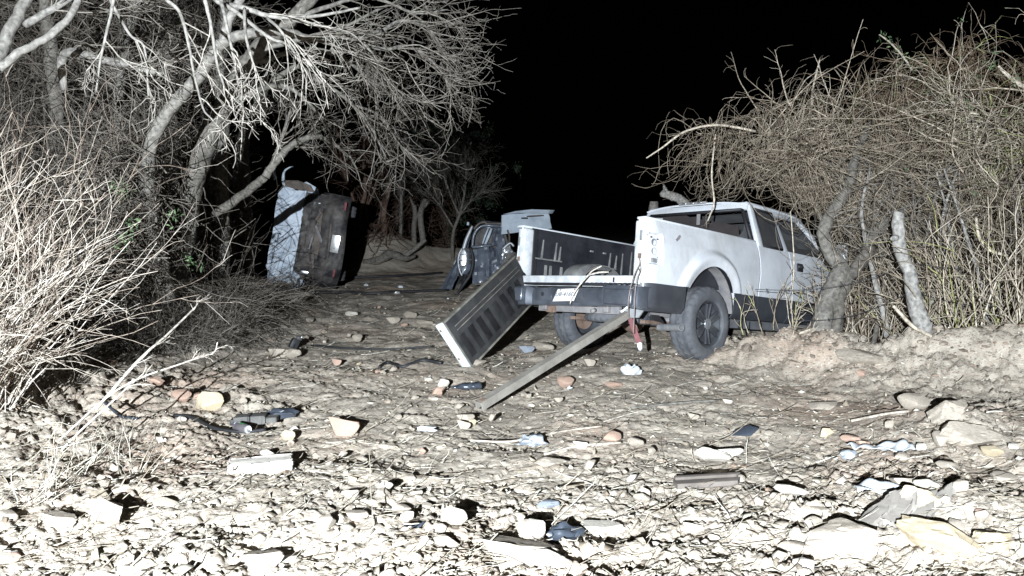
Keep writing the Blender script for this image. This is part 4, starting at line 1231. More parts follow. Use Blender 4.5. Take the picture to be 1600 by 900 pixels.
# pebbles and crumbs: nobody could count them
def pebbles():
    bm = bmesh.new(); bmesh.ops.create_icosphere(bm, subdivisions=1, radius=1)
    bv = np.array([v.co[:] for v in bm.verts]); bf = np.array([[v.index for v in f.verts] for f in bm.faces]); bm.free()
    n = 8500
    y = np.exp(RNG.uniform(math.log(2.3), math.log(17), n)); x = RNG.uniform(-.78, .78, n) * y
    far = RNG.random(n) < .35
    x[far] = np.where(RNG.random(far.sum()) < .5, RNG.uniform(-.75, -.2, far.sum()), RNG.uniform(.25, .75, far.sum())) * y[far]
    bk_ = RNG.random(n) < .16; kk = RNG.integers(0, len(BERM) - 1, n); tt = RNG.random(n); BA = np.array(BERM)
    x = np.where(bk_, BA[kk, 0] * (1 - tt) + BA[kk + 1, 0] * tt + RNG.normal(-.1, .35, n), x); y = np.where(bk_, BA[kk, 1] * (1 - tt) + BA[kk + 1, 1] * tt + RNG.normal(-.2, .35, n), y)
    s = np.exp(RNG.normal(math.log(.0050), .5, n)) * (1 + .14 * y) * np.where(bk_, 1.3, 1)
    sc = s[:, None] * np.stack([RNG.uniform(.8, 1.6, n), RNG.uniform(.7, 1.2, n), RNG.uniform(.45, .9, n)], 1)
    z = H(x, y) + sc[:, 2] * .15
    jit = 1 + RNG.normal(0, .16, (n, len(bv), 1))
    a = RNG.uniform(0, 6.28, n); c, s_ = np.cos(a), np.sin(a)
    V = bv[None] * jit * sc[:, None, :]
    X = V[..., 0] * c[:, None] - V[..., 1] * s_[:, None]; Y = V[..., 0] * s_[:, None] + V[..., 1] * c[:, None]
    V = np.stack([X + x[:, None], Y + y[:, None], V[..., 2] + z[:, None]], -1).reshape(-1, 3)
    F = (bf[None] + (np.arange(n) * len(bv))[:, None, None]).reshape(-1, 3)
    m = mat_tint("pebble_mix", [(0, (.15, .12, .095)), (.3, (.27, .225, .18)), (.6, (.34, .29, .235)), (.82, (.40, .35, .285)), (.9, (.31, .215, .155)), (1, (.50, .45, .38))], bump=0)
    o = link("pebbles", np_mesh("pebbles", V, F, False, np.repeat(RNG.random(n), len(bv))), None, m)
    tag(o, kind='stuff')
pebbles()
def litter():
    n = 6500
    y = np.exp(RNG.uniform(math.log(2.3), math.log(15), n)); x = RNG.uniform(-.78, .78, n) * y
    z = H(x, y) + .006
    a = RNG.normal(0, .9, n)
    d = np.stack([np.cos(a), np.sin(a) * .7, RNG.normal(.05, .14, n)], 1)
    Ls = np.exp(RNG.normal(math.log(.09), .6, n)) * (1 + .03 * y)
    P = walk(np.stack([x, y, z], 1), d, np.minimum(Ls, .6), 5, .22)
    P[:, :, 2] = np.maximum(P[:, :, 2], H(P[..., 0].ravel(), P[..., 1].ravel()).reshape(n, 5) + .002)
    r = np.exp(RNG.normal(math.log(.0022), .4, n))
    b = Bag().strands(P, r, r * .6, 3)
    # bark flakes and dry leaves
    m = 4500
    y = np.exp(RNG.uniform(math.log(2.2), math.log(13), m)); x = RNG.uniform(-.78, .78, m) * y; z = H(x, y) + .008
    u = norm(RNG.normal(0, 1, (m, 3)) * [1, 1, .3]); w = norm(np.cross(u, norm(RNG.normal(0, 1, (m, 3)) * [.5, .5, 1])))
    l = np.exp(RNG.normal(math.log(.016), .5, (m, 1))); k = l * RNG.uniform(.3, .8, (m, 1))
    c = np.stack([x, y, z], 1); nn = np.cross(u, w) * .003
    V = np.stack([c - u * l, c + w * k + nn, c + u * l, c - w * k + nn, c - u * l - nn * 1.5, c + w * k - nn * .5, c + u * l - nn * 1.5, c - w * k - nn * .5], 1).reshape(-1, 3)
    F = np.array([[0, 1, 2, 3], [7, 6, 5, 4], [0, 4, 5, 1], [1, 5, 6, 2], [2, 6, 7, 3], [3, 7, 4, 0]])
    F = (F[None] + (np.arange(m) * 8)[:, None, None]).reshape(-1, 4)
    b.add(V, F, np.repeat(RNG.random(m), 8))
    tag(b.build("litter", M_STRAW, None), kind='stuff')
litter()

# ------------------------------------------------------------------ things left lying about
def lay(px, py, dz=0.0):
    p = gp(px, py); return Vector((p[0], p[1], max(Hs(p[0], p[1]), float(H0(p[0], p[1]))) + dz)), float((p - CAMP) @ FWD)
def ground_tube(name, pts, r, mat, label, cat, n=30, rough=0., lift=1.0):
    P = []
    for px, py in pts:
        p, d = lay(px, py); P.append((p.x, p.y, p.z + r * lift))
    P = catmull(P, n)
    P[:, 2] = np.maximum(P[:, 2], H(P[:, 0], P[:, 1]) + r * .55)
    b = Bag(); b.tube(P, np.ones(n) * r, 8, rough=rough)
    return tag(b.build(name, mat), label, cat)
M_HOSE = mat_noise("black_hose_rubber", (.008, .008, .009), (.026, .026, .028), 12, .6)
M_BLUEP = mat_noise("blue_grey_plastic", (.022, .027, .035), (.055, .064, .080), 8, .3, coat=.3)
M_WPLAS = mat_noise("white_plastic_film", (.42, .44, .46), (.58, .60, .62), 9, .4)
M_CLEAR = mat_noise("cloudy_plastic", (.20, .22, .24), (.36, .38, .41), 14, .3)
M_WOOD = mat_noise("weathered_wood", (.075, .062, .052), (.17, .145, .125), 6, .85, bump=.5, bscale=30)
M_GREY = mat_noise("grey_plastic_housing", (.055, .052, .047), (.11, .105, .095), 9, .7, bump=.3)
M_CONC = mat_noise("broken_concrete", (.44, .40, .35), (.62, .58, .51), 8, .9, bump=.6, bscale=26, dist=.008)
M_ALU = mat_noise("can_aluminium", (.62, .63, .65), (.78, .79, .8), 9, .35, metal=.5)
M_CAN = mat_noise("can_dark_print", (.05, .045, .05), (.10, .09, .095), 9, .35)
M_CANG = mat_noise("can_green_print", (.03, .16, .05), (.06, .28, .09), 9, .35)

ground_tube("hose", [(272, 652), (300, 655), (335, 672), (380, 678), (415, 674)], .013, M_HOSE, "thick black hose winding past the drinks can", "hose", 30, .1)
ground_tube("cable", [(486, 541), (540, 546), (610, 548), (676, 546)], .012, M_HOSE, "long straight black cable lying across the track left of the tailgate", "cable", 24)
c2 = ground_tube("strap", [(592, 577), (606, 572), (630, 577), (660, 573), (690, 576)], .015, M_HOSE, "short black strap with a lump at its end, below the long cable", "strap", 24, .3)
ground_tube("hose", [(455, 462), (520, 459), (580, 461), (640, 458), (700, 455)], .03, M_HOSE, "black hose stretched between the two wrecked cars", "hose", 30, .2)
ground_tube("trim_strip", [(540, 436), (600, 434), (650, 431), (690, 428)], .03, M_HOSE, "farthest black trim strip on the ground below the earth mounds", "trim strip", 20, .2)
ground_tube("pipe", [(300, 520), (330, 512), (352, 502)], .03, M_HOSE, "black pipe end poking out from under the left brush", "pipe", 10)
ground_tube("tube", [(312, 520), (322, 527), (340, 534)], .035, M_GREY, "short grey tube beside the black pipe by the left brush", "tube", 8)
ground_tube("hose", [(160, 645), (190, 655), (215, 660)], .010, M_BLUEP, "thin blue plastic tube lying below the pale brush", "tube", 12)
ground_tube("branch", [(985, 640), (1060, 632), (1120, 628)], .010, M_BARK, "thin dry branch lying on the dirt in front of the truck", "branch", 16)
ground_tube("branch", [(735, 690), (800, 692), (880, 676), (940, 668)], .008, M_TWIGP, "long pale stalk on the dirt above the blue wrapper", "branch", 16)
ground_tube("branch", [(850, 712), (905, 699), (970, 694)], .008, M_TWIGP, "pale stalk right of the blue wrapper, nearest to it", "branch", 12)
ground_tube("branch", [(1330, 660), (1380, 650), (1420, 645)], .010, M_TWIGP, "straw coloured stick below the lumpy stone on the right bank", "branch", 12)

# drinks can
p, d = lay(378, 676, .034)
CN = empty("drinks_can", p, "dented dark drinks can with a green and white print, beside the black hose", "can")
cm = Matrix.Rotation(math.radians(-38), 4, 'Z') @ Matrix.Rotation(math.radians(90), 4, 'Y')
def cl(name, prof, mat, par, seg=28, sm=30):
    mb = MB(); mb.lathe(prof, seg, axis='z'); mb.xf(cm); return mb.build(name, mat, par, sm)
cb = cl("can_body", [(.001, -.075), (.024, -.073), (.033, -.066), (.0335, .058), (.027, .072)], M_CAN, CN)
cl("can_end", [(.027, .072), (.0275, .077), (.025, .075), (.024, .068), (.001, .068)], M_ALU, CN)
mb = MB().box((.008, 0, .070), (.022, .014, .003), bev=.001); mb.xf(cm); mb.build("ring_pull", M_STEEL, CN)
for nm, z0, z1, a0, a1, mt in (("green_print", -.01, .035, 2.2, 3.5, M_CANG), ("white_print", -.05, -.015, 2.3, 3.4, M_ALU), ("white_print", -.062, -.05, 1.9, 4.0, M_ALU)):
    mb = MB(); mb.grid(lambda u, v: (.0342 * math.cos(a0 + (a1 - a0) * u), .0342 * math.sin(a0 + (a1 - a0) * u), z0 + (z1 - z0) * (v + .12 * math.sin(u * 9))), 12, 4); mb.xf(cm); mb.build(nm, mt, cb, 40)

def ob(name, label, cat, px, py, parts, yaw=0, dz=0.0):
    """thing built of (name, MB, material) about a point of the ground"""
    p, d = lay(px, py, dz)
    if len(parts) == 1:
        o = parts[0][1].build(name, parts[0][2], None, 40)
        o.location = p; o.rotation_euler.z = yaw; return tag(o, label, cat)
    r = empty(name, p, label, cat); r.rotation_euler.z = yaw
    for n_, m_, mt in parts: m_.build(n_, mt, r, 40)
    return r
ob("speaker_box", "flat grey plastic box with two broken compartments behind the drinks can", "plastic box", 392, 662, [
    ("housing", MB().box((-.075, 0, .05), (.13, .12, .10), bev=.012).jitter(.006, 1), M_GREY), ("housing", MB().box((.065, .02, .05), (.14, .13, .10), bev=.012).jitter(.006, 2), M_GREY),
    ("flange", MB().box((.18, .03, .035), (.10, .10, .06), bev=.008).jitter(.008, 3), M_GREY), ("divider", MB().box((0, -.01, .055), (.012, .14, .11), bev=.002), M_HOSE), ("foot", MB().box((-.155, 0, .03), (.03, .10, .07), bev=.006), M_HOSE)], .12).scale = (.82, .82, .62)
def crushed(seed, sx, sy, sz, sub=3, amp=.3):
    mb = MB(); bmesh.ops.create_icosphere(mb.bm, subdivisions=sub, radius=1)
    for v in mb.bm.verts:
        n = float(vnoise(np.array([v.co.x * 2.1 + seed]), np.array([v.co.y * 2.1 + v.co.z * 1.7]), 80)[0]) + .5 * float(vnoise(np.array([v.co.x * 5 + seed]), np.array([v.co.y * 5 - v.co.z * 4]), 81)[0])
        v.co *= 1 + amp * 2 * n; v.co = Vector((v.co.x * sx, v.co.y * sy, max(v.co.z, -.5) * sz))
    return mb
ob("rag", "crumpled blue grey rag right of the plastic box", "rag", 441, 652, [("cloth", crushed(3, .11, .06, .045), M_BLUEP)], .2, .02)
ob("camera_housing", "small black plastic gadget standing behind the pair of tan rocks", "plastic part", 460, 545, [
    ("case", MB().box((0, 0, .06), (.10, .08, .12), rot=Euler((0, .5, .3)).to_matrix(), bev=.02), M_HOSE), ("nozzle", MB().box((.06, 0, .12), (.07, .05, .05), rot=Euler((0, .3, 0)).to_matrix(), bev=.012), M_HOSE),
    ("lens_cap", MB().box((.085, -.03, .135), (.02, .02, .02), bev=.006), M_STEEL)], .3)
# crushed bottle
p, d = lay(730, 610, .035)
BT = empty("plastic_bottle", p, "crushed dark blue plastic bottle beside the round pale stone", "bottle")
def bot(k, i):
    return (-.010 * (1 if (k % 2) else 0)) + .009 * math.sin(i * .7 + k * 1.9)
mb = MB(); mb.lathe([(.001, -.13), (.034, -.128), (.046, -.115), (.048, -.09), (.044, -.07), (.049, -.05), (.044, -.03), (.049, -.01), (.043, .01), (.048, .04), (.038, .075), (.018, .105), (.015, .125)], 20, axis='x', rfun=bot)
mb.xf(Matrix.Rotation(math.radians(12), 4, 'Z') @ Matrix.Diagonal((1, 1, .72, 1)) @ Matrix.Rotation(math.pi, 4, 'Z')); mb.build("bottle_body", M_BLUEP, BT, 50)
mb = MB(); mb.lathe([(.001, .118), (.017, .118), (.017, .14), (.001, .14)], 14, axis='x'); mb.xf(Matrix.Rotation(math.radians(12), 4, 'Z') @ Matrix.Diagonal((1, 1, .8, 1)) @ Matrix.Rotation(math.pi, 4, 'Z')); mb.build("bottle_cap", M_BLUEP, BT, 50)
ob("glass_lump", "dark blue grey glassy lump with folds, nearest dark thing in the foreground", "plastic scrap", 882, 844, [("film", crushed(9, .085, .06, .05, 3, .35), M_BLUEP)], .2, .02)
ob("plastic_shard", "small blue plastic shard left of the white rock in the foreground", "plastic shard", 645, 838, [("shard", MB().slab([(-.05, 0, .005), (.04, -.012, .01), (.06, .01, .03), (-.03, .025, .02)], .012, bev=.003), M_BLUEP)], .1)
ob("plastic_wrapper", "crinkled clear and blue wrapper lying on the open dirt", "wrapper", 832, 694, [("film", crushed(5, .085, .05, .04, 3, .4), M_CLEAR), ("blue_part", crushed(6, .04, .03, .045, 2, .3), M_BLUEP)], .1, .015)
ob("plastic_film", "bright crumpled clear plastic near the hanging red strip", "plastic film", 986, 590, [("film", crushed(7, .075, .06, .07, 3, .45), M_WPLAS)], 0, .015)
ob("plastic_shard", "flat blue grey shard on the dirt below the truck's right rear wheel", "plastic shard", 1163, 682, [("shard", MB().slab([(-.10, 0, .005), (.03, -.04, .01), (.10, -.01, .05), (.05, .04, .06), (-.06, .03, .03)], .012, bev=.003), M_BLUEP)], .1)
ob("plastic_scrap", "small white scrap left of the wedge shaped stone", "plastic scrap", 668, 674, [("film", crushed(12, .07, .03, .022, 2, .5), M_WPLAS)], -.1, .01)
ob("glass_chip", "blue grey chip of plastic in the beam's shadow", "plastic scrap", 823, 589, [("chip", crushed(14, .05, .03, .03, 2, .3), M_BLUEP)], .2, .01)
ob("plastic_bag", "white plastic bag flattened on the dirt right of centre", "plastic bag", 1328, 712, [
    ("sheet", MB().grid(lambda u, v: (-.20 + .40 * u, -.06 + .12 * v + .02 * math.sin(u * 7), .028 + .014 * math.sin(u * 6 + v * 3) * (.5 + v) + .009 * math.sin(u * 17 - v * 9)), 22, 8), M_WPLAS),
    ("knot", crushed(21, .05, .035, .035, 3, .35), M_CLEAR)], .05, .0).children[1].location = (.2, 0, .03)
ob("paper_sheet", "torn white sheet with small blue print beside the splintered wood", "paper", 1372, 778, [
    ("sheet", MB().grid(lambda u, v: (-.14 + .28 * u + .03 * v, -.05 + .11 * v, .03 + .018 * math.sin(u * 9 + v * 4) + .025 * v * abs(math.sin(u * 6))), 18, 6), M_WPLAS),
    ("print", MB().box((.06, -.035, .042), (.03, .008, .003)), M_BLUEP)], .08)
for o in bpy.data.objects:
    if o.name in ("sheet", "sheet.001"):
        md = o.modifiers.new("thickness", 'SOLIDIFY'); md.thickness = .003
# broken brick-shaped chunk of concrete
mb = MB().box((0, 0, .045), (.36, .13, .10), bev=.012); bmesh.ops.subdivide_edges(mb.bm, edges=mb.bm.edges[:], cuts=2, use_grid_fill=True); mb.jitter(.006, 4)
ob("concrete_block", "long pale concrete chunk in the left foreground below the can", "concrete block", 408, 740, [("block", mb, M_CONC)], math.radians(17), -.01)
# short plank, one face up
ob("plank", "short dark wooden plank with a pointed end, right foreground", "plank", 1106, 757, [
    ("board", MB().slab([(-.20, -.045, 0), (.16, -.045, 0), (.225, .035, 0), (-.195, .035, 0)], .035, bev=.005).jitter(.003, 2), M_WOOD),
    ("batten", MB().slab([(-.195, .0, .036), (.17, .0, .036), (.215, .036, .036), (-.19, .036, .036)], .018, bev=.004), M_WOOD)], math.radians(9), -.005)
# weathered, splintered root wood
M_WOODG = mat_noise("grey_split_wood", (.13, .115, .10), (.30, .27, .235), 5, .85, bump=.7, bscale=24, detail=10)
SP_ = empty("broken_wood", lay(1385, 806)[0], "bundle of splintered grey wood slats lying aslant in the right foreground", "wood")
rs = random.Random(4)
for k in range(9):
    o0 = Vector((-.17 + .035 * k + rs.uniform(-.02, .02), -.12 + rs.uniform(-.03, .03), .0))
    dv = Vector((.20 + rs.uniform(-.05, .05), .17 + rs.uniform(-.05, .05), .09 + rs.uniform(-.03, .04))) * rs.uniform(.7, 1.35)
    w_ = rs.uniform(.012, .028); sd = Vector((w_, -w_ * .8, 0))
    pts_ = [o0 - sd, o0 + sd, o0 + dv * .55 + sd * 1.2, o0 + dv + sd * rs.uniform(-.3, .6), o0 + dv * rs.uniform(.8, .95) - sd * .6, o0 + dv * .5 - sd]
    mb = MB().slab(pts_, Vector((0, .006, rs.uniform(.015, .035))), bev=.003); bmesh.ops.subdivide_edges(mb.bm, edges=[e for e in mb.bm.edges if e.calc_length() > .05], cuts=2); mb.jitter(.005, k)
    mb.build("splinter", M_WOODG, SP_, 40)
rock(1432, 800, 60, 34, R4, "earthy block lying against the splintered wood", 3)
rock(1415, 770, 34, 16, R1, "tan stone behind the top of the splintered wood", 1)
rock(1452, 772, 36, 15, R2, "pale stone right behind the splintered wood", 5)

# bits of glass and metal glinting between the wrecks
for px, py, lab in ((621, 460, "bright scrap of metal on the ground between the two wrecks"), (573, 447, "white scrap right below the earth mound"), (626, 452, "pale scrap beside the bright one between the wrecks"), (595, 395, "small white marker at the foot of the red lit fence posts"),
                    (372, 497, "small white scrap on the ground near the left brush"), (890, 640 - 30, "white pebble of broken glass beside the beam"), (700, 470, "pale strip of metal left of the dark wreck")):
    s_ = .05 if py < 470 else .025
    ob("metal_scrap", lab, "scrap", px, py, [("scrap", crushed(px, s_, s_ * .7, s_ * .6, 2, .4), M_REFL if py in (460, 395) else M_WPLAS)], 0, .02)

# ------------------------------------------------------------------ plants
def limb(root, name, spec, sides=10, rough=.08, n=None, mat=None, tint=.5, seed=0):
    """limb through (px, py, depth, radius in px) stations; returns its centre line"""
    P = np.array([pt(a, b, d) for a, b, d, r in spec]); R = np.array([r * d / FPX for a, b, d, r in spec])
    n = n or len(spec) * 6
    C = catmull(P, n); RR = np.interp(np.linspace(0, 1, n), np.linspace(0, 1, len(spec)), R)
    rg = np.random.default_rng(seed + 77)
    w_ = np.cumsum(rg.normal(0, 1, C.shape), axis=0); w_ -= np.linspace(0, 1, n)[:, None] * w_[-1]
    C = C + w_ * (RR * .10)[:, None]
    b = Bag(); v, f = tube(C - np.array(root.location), RR, sides, rough=rough, seed=seed); b.add(v, f, np.full(len(v), tint))
    o = b.build(name, mat or M_BARK, root)
    return C, RR

def lines(C, K=8):
    """resample a centre line to K points"""
    t = np.linspace(0, len(C) - 1, K); i = np.minimum(t.astype(int), len(C) - 2); f = (t - i)[:, None]
    return C[i] * (1 - f) + C[i + 1] * f

def sprays(bag, parents, off, n1, n2, n3, l1, l2, l3, r1, bias=(0, 0, 0), grav=-.02, tint=(.4, 1), ang=.8, kink=.35, lo=.25):
    """three orders of dry branchlets growing from centre lines"""
    P = np.stack([lines(c) for c in parents])
    s, d, i, t = children(P, n1, lo, 1, ang, bias=bias)
    L1 = l1 * RNG.uniform(.5, 1.25, n1) * (1.15 - .5 * t)
    A = walk(s, d, L1, 9, .16, grav, kink * .5)
    bag.strands(A - off, r1, r1 * .45, 4, tint)
    s, d, i, t = children(A, n2, .15, 1, ang * 1.1, bias=np.array(bias) * .6)
    B = walk(s, d, l2 * RNG.uniform(.4, 1.3, n2), 7, .2, grav * .6, kink)
    bag.strands(B - off, r1 * .5, r1 * .28, 3, tint)
    s, d, i, t = children(B, n3, .1, 1, ang * 1.3)
    D = walk(s, d, l3 * RNG.uniform(.4, 1.3, n3), 5, .25, grav * .3, kink)
    bag.strands(D - off, r1 * .34, r1 * .22, 3, tint)
    # buds and short spurs at the tips
    return A, B, D

def stuff_part(bag, name, mat, root):
    o = bag.build(name, mat, root); o["kind"] = "stuff"; return o

# ---- the big bare tree on the left
bp = np.array([-4.05, 8.6, 0]); bp[2] = Hs(bp[0], bp[1]) - .05
BTREE = empty("bare_tree", tuple(bp), "big bare grey tree with thick forked trunk arching over the track on the left", "tree")
off = np.array(BTREE.location)
limb(BTREE, "trunk", [(268, 470, 8.6, 19), (285, 380, 8.6, 18), (305, 290, 8.4, 17), (322, 235, 8.2, 16.5), (350, 172, 8.0, 15), (383, 112, 7.9, 14), (418, 66, 7.8, 12), (452, 32, 7.8, 11), (490, -5, 7.8, 9), (530, -60, 7.8, 7)], 14, .10, 70, tint=.35, seed=1)
cl_ = []
c, _ = limb(BTREE, "limb", [(262, 470, 7.9, 13), (240, 350, 7.5, 11.5), (236, 240, 6.9, 10.5), (262, 178, 6.7, 10.5), (294, 140, 6.6, 10), (328, 94, 6.5, 9.5), (354, 62, 6.4, 9), (398, 48, 6.4, 7.5), (450, 48, 6.5, 6), (483, 58, 6.7, 5.5), (550, 61, 7.0, 5), (597, 49, 7.4, 4)], 12, .08, 70, tint=.6, seed=2); cl_.append(c[36:])
c, _ = limb(BTREE, "limb", [(350, 67, 6.4, 8), (362, 25, 6.3, 7), (390, -20, 6.2, 6), (440, -70, 6.2, 5)], 10, tint=.8, seed=3)
for sp_, lo_, ti in (
    ([(345, 6, 5.4, 5), (383, 13, 5.3, 4.8), (417, 25, 5.3, 4.5), (467, 27, 5.4, 3.6), (520, 20, 5.5, 2.6), (563, 12, 5.6, 2)], 0, .72),
    ([(417, 24, 5.3, 3.5), (480, 36, 5.5, 3), (547, 53, 5.9, 2.6), (585, 85, 6.2, 2)], 0, .72),
    ([(335, 0, 5.3, 4.5), (372, 22, 5.2, 4), (420, 58, 5.2, 3), (450, 70, 5.3, 2.4), (470, 100, 5.4, 2)], 0, .72),
    ([(345, -5, 5.2, 4), (352, 30, 5.1, 3), (366, 100, 5.1, 2.4), (376, 160, 5.2, 1.9), (368, 185, 5.2, 1.5)], 0, .72),
    ([(383, 13, 5.2, 3.2), (386, 60, 5.1, 2.6), (400, 110, 5.1, 2.2), (414, 135, 5.2, 1.7)], 0, .72),
    ([(417, 28, 5.3, 3), (440, 50, 5.2, 2.4), (462, 85, 5.3, 2), (485, 105, 5.4, 1.5)], 0, .72),
    ([(260, 0, 5.0, 4), (282, 20, 5.0, 3.4), (295, 68, 5.0, 2.8), (305, 120, 5.1, 2.3), (318, 170, 5.1, 1.8), (330, 185, 5.1, 1.4)], 0, .72),
    ([(320, 0, 4.9, 4), (330, 40, 4.9, 3), (340, 100, 4.9, 2.4), (352, 140, 5, 1.8)], 0, .72),
    ([(170, -10, 5.2, 3.5), (180, 15, 5.2, 3), (203, 55, 5.2, 2.4), (225, 75, 5.2, 2), (232, 150, 5.3, 1.6)], 0, .72),
    ([(180, -8, 5.0, 3.4), (172, 30, 5.0, 2.6), (160, 80, 5, 2.2), (150, 145, 5.1, 1.6)], 0, .72),
    ([(405, 98, 8.0, 5), (437, 87, 8.0, 4.6), (487, 78, 8.2, 4.2), (537, 93, 8.4, 3.8), (577, 123, 8.7, 3.2), (617, 150, 9.0, 2.6), (660, 158, 9.3, 1.8)], 0, .55),
    ([(372, 160, 8.0, 6), (395, 145, 8, 5.5), (427, 135, 8.2, 5), (460, 143, 8.3, 4.3), (490, 170, 8.4, 3.4), (513, 200, 8.5, 2.2)], 0, .5),
    ([(427, 128, 8.2, 5), (463, 103, 8.4, 4.4), (490, 122, 8.5, 4), (520, 140, 8.6, 3.6), (555, 168, 8.8, 3), (580, 200, 9, 2.5), (603, 246, 9.2, 1.6)], 0, .5),
    ([(555, 165, 8.8, 2.6), (595, 182, 9, 2.3), (620, 220, 9.2, 2), (642, 250, 9.4, 1.5)], 0, .55),
    ([(597, 49, 7.4, 3.6), (625, 32, 7.6, 3), (665, 42, 7.9, 2.4), (695, 80, 8.1, 1.8)], 0, .7),
    ([(550, 61, 7.1, 4), (600, 76, 7.3, 3.4), (640, 72, 7.6, 2.8), (680, 100, 7.9, 2.2), (712, 148, 8.1, 1.5)], 0, .65),
    ([(560, 62, 7.1, 3.4), (575, 100, 7.4, 2.8), (610, 130, 7.6, 2.2)], 0, .6),
    ([(412, 78, 7.8, 5), (470, 60, 7.9, 4), (540, 40, 8.1, 3), (600, 10, 8.3, 2.4), (660, -10, 8.5, 1.6)], 0, .55),
    ([(450, 34, 7.8, 5), (510, 10, 7.9, 4), (580, -5, 8.1, 3), (650, 20, 8.3, 2), (700, 15, 8.5, 1.4)], 0, .55),
    ([(40, 40, 6.4, 7), (110, -5, 6.4, 6), (160, -60, 6.4, 5)], 0, .8),
    ([(413, 278, 9.0, 8), (437, 247, 9.0, 7), (457, 227, 9.1, 6), (490, 215, 9.2, 5), (523, 227, 9.4, 3.6), (545, 245, 9.5, 2.2)], 0, .45),
    ([(335, 335, 9.3, 8), (370, 310, 9.2, 8), (396, 293, 9.1, 8), (413, 277, 9.0, 7.6)], 1, .3),
    ([(425, 258, 9.0, 4), (440, 215, 9.1, 3), (455, 170, 9.1, 2.2)], 0, .45),
    ([(100, 140, 6.8, 6), (98, 98, 6.7, 8), (113, 83, 6.6, 7.8), (150, 92, 6.5, 7.2), (200, 103, 6.4, 6.6), (253, 117, 6.3, 4)], 0, .75),
    ([(0, 108, 5.6, 8), (30, 84, 5.6, 7.6), (67, 63, 5.7, 7), (107, 27, 5.8, 6.5), (125, -8, 5.9, 6), (140, -50, 6, 5)], 1, .72),
    ([(-8, 100, 6.2, 12), (20, 50, 6.3, 11), (42, 0, 6.4, 10), (60, -50, 6.4, 9)], 1, .7),
):
    c, _ = limb(BTREE, "limb", [(q_[0], q_[1], q_[2], q_[3] * .85) for q_ in sp_], 8, .05, tint=ti, seed=len(cl_) + 10)
    if not lo_: cl_.append(c)
tw_ = Bag()
near_ = [c for c in cl_ if c[:, 1].mean() < 6]
far_ = [c for c in cl_ if c[:, 1].mean() >= 6]
sprays(tw_, near_, off, 46, 150, 320, .55, .20, .08, .0062, (.25, 0, -.35), -.04, (.75, 1), .7, .5)
sprays(tw_, far_, off, 190, 800, 1500, .85, .42, .18, .0075, (.35, .1, -.15), -.02, (.2, .8), .75, .45)
stuff_part(tw_, "twigs", M_TWIG, BTREE)

# ---- older trunks behind it
for lab, spec, ti, nb in (
    ("thick dim trunk rising behind the big bare tree's forked limb", [(272, 330, 10.2, 15), (266, 170, 10.2, 14), (267, 83, 10.2, 13), (277, 33, 10.2, 12), (262, -10, 10.2, 11), (240, -80, 10.2, 9)], .3, 26),
    ("slim pale trunk left of the thick dim one, behind the hanging twigs", [(180, 380, 9.5, 10), (184, 230, 9.5, 9.5), (188, 132, 9.5, 9), (201, 50, 9.5, 9), (213, 0, 9.5, 8.5), (232, -60, 9.5, 7)], .55, 24),
    ("rough dim trunk standing far left behind the broken level limb", [(82, 420, 9.0, 13), (80, 240, 9.0, 11), (83, 165, 9, 11), (75, 70, 9, 10), (70, 0, 9, 9), (82, -60, 9, 8)], .35, 24),
    ("leaning pale trunk between the two grey limbs of the big tree", [(345, 330, 10.5, 12), (350, 190, 10.3, 10), (346, 120, 10.2, 9), (352, 20, 10.2, 8), (362, -40, 10.2, 7)], .5, 26),
    ("half hidden trunk beside the roof of the overturned car", [(385, 400, 13.2, 13), (380, 300, 13.2, 12), (374, 230, 13.2, 11), (388, 180, 13.2, 9), (415, 130, 13.2, 7)], .3, 10),
):
    p0 = pt(*spec[0][:3]); p0[2] = Hs(p0[0], p0[1])
    t_ = empty("bare_tree", tuple(p0), lab, "tree", "bare trees in the left thicket")
    foot = (spec[0][0], 450 - FPX * ((p0 - CAMP) @ UP) / ((p0 - CAMP) @ FWD), spec[0][2], spec[0][3] * 1.25)
    c, _ = limb(t_, "trunk", [foot] + spec, 12, .12, 46, tint=ti, seed=int(spec[0][0]))
    b_ = Bag(); sprays(b_, [c[10:]], np.array(t_.location), nb, nb * 9, nb * 18, 1.1, .5, .2, .009, (0, -.1, .1), 0, (.1, .55), 1.0, .4)
    stuff_part(b_, "twigs", M_TWIG, t_)

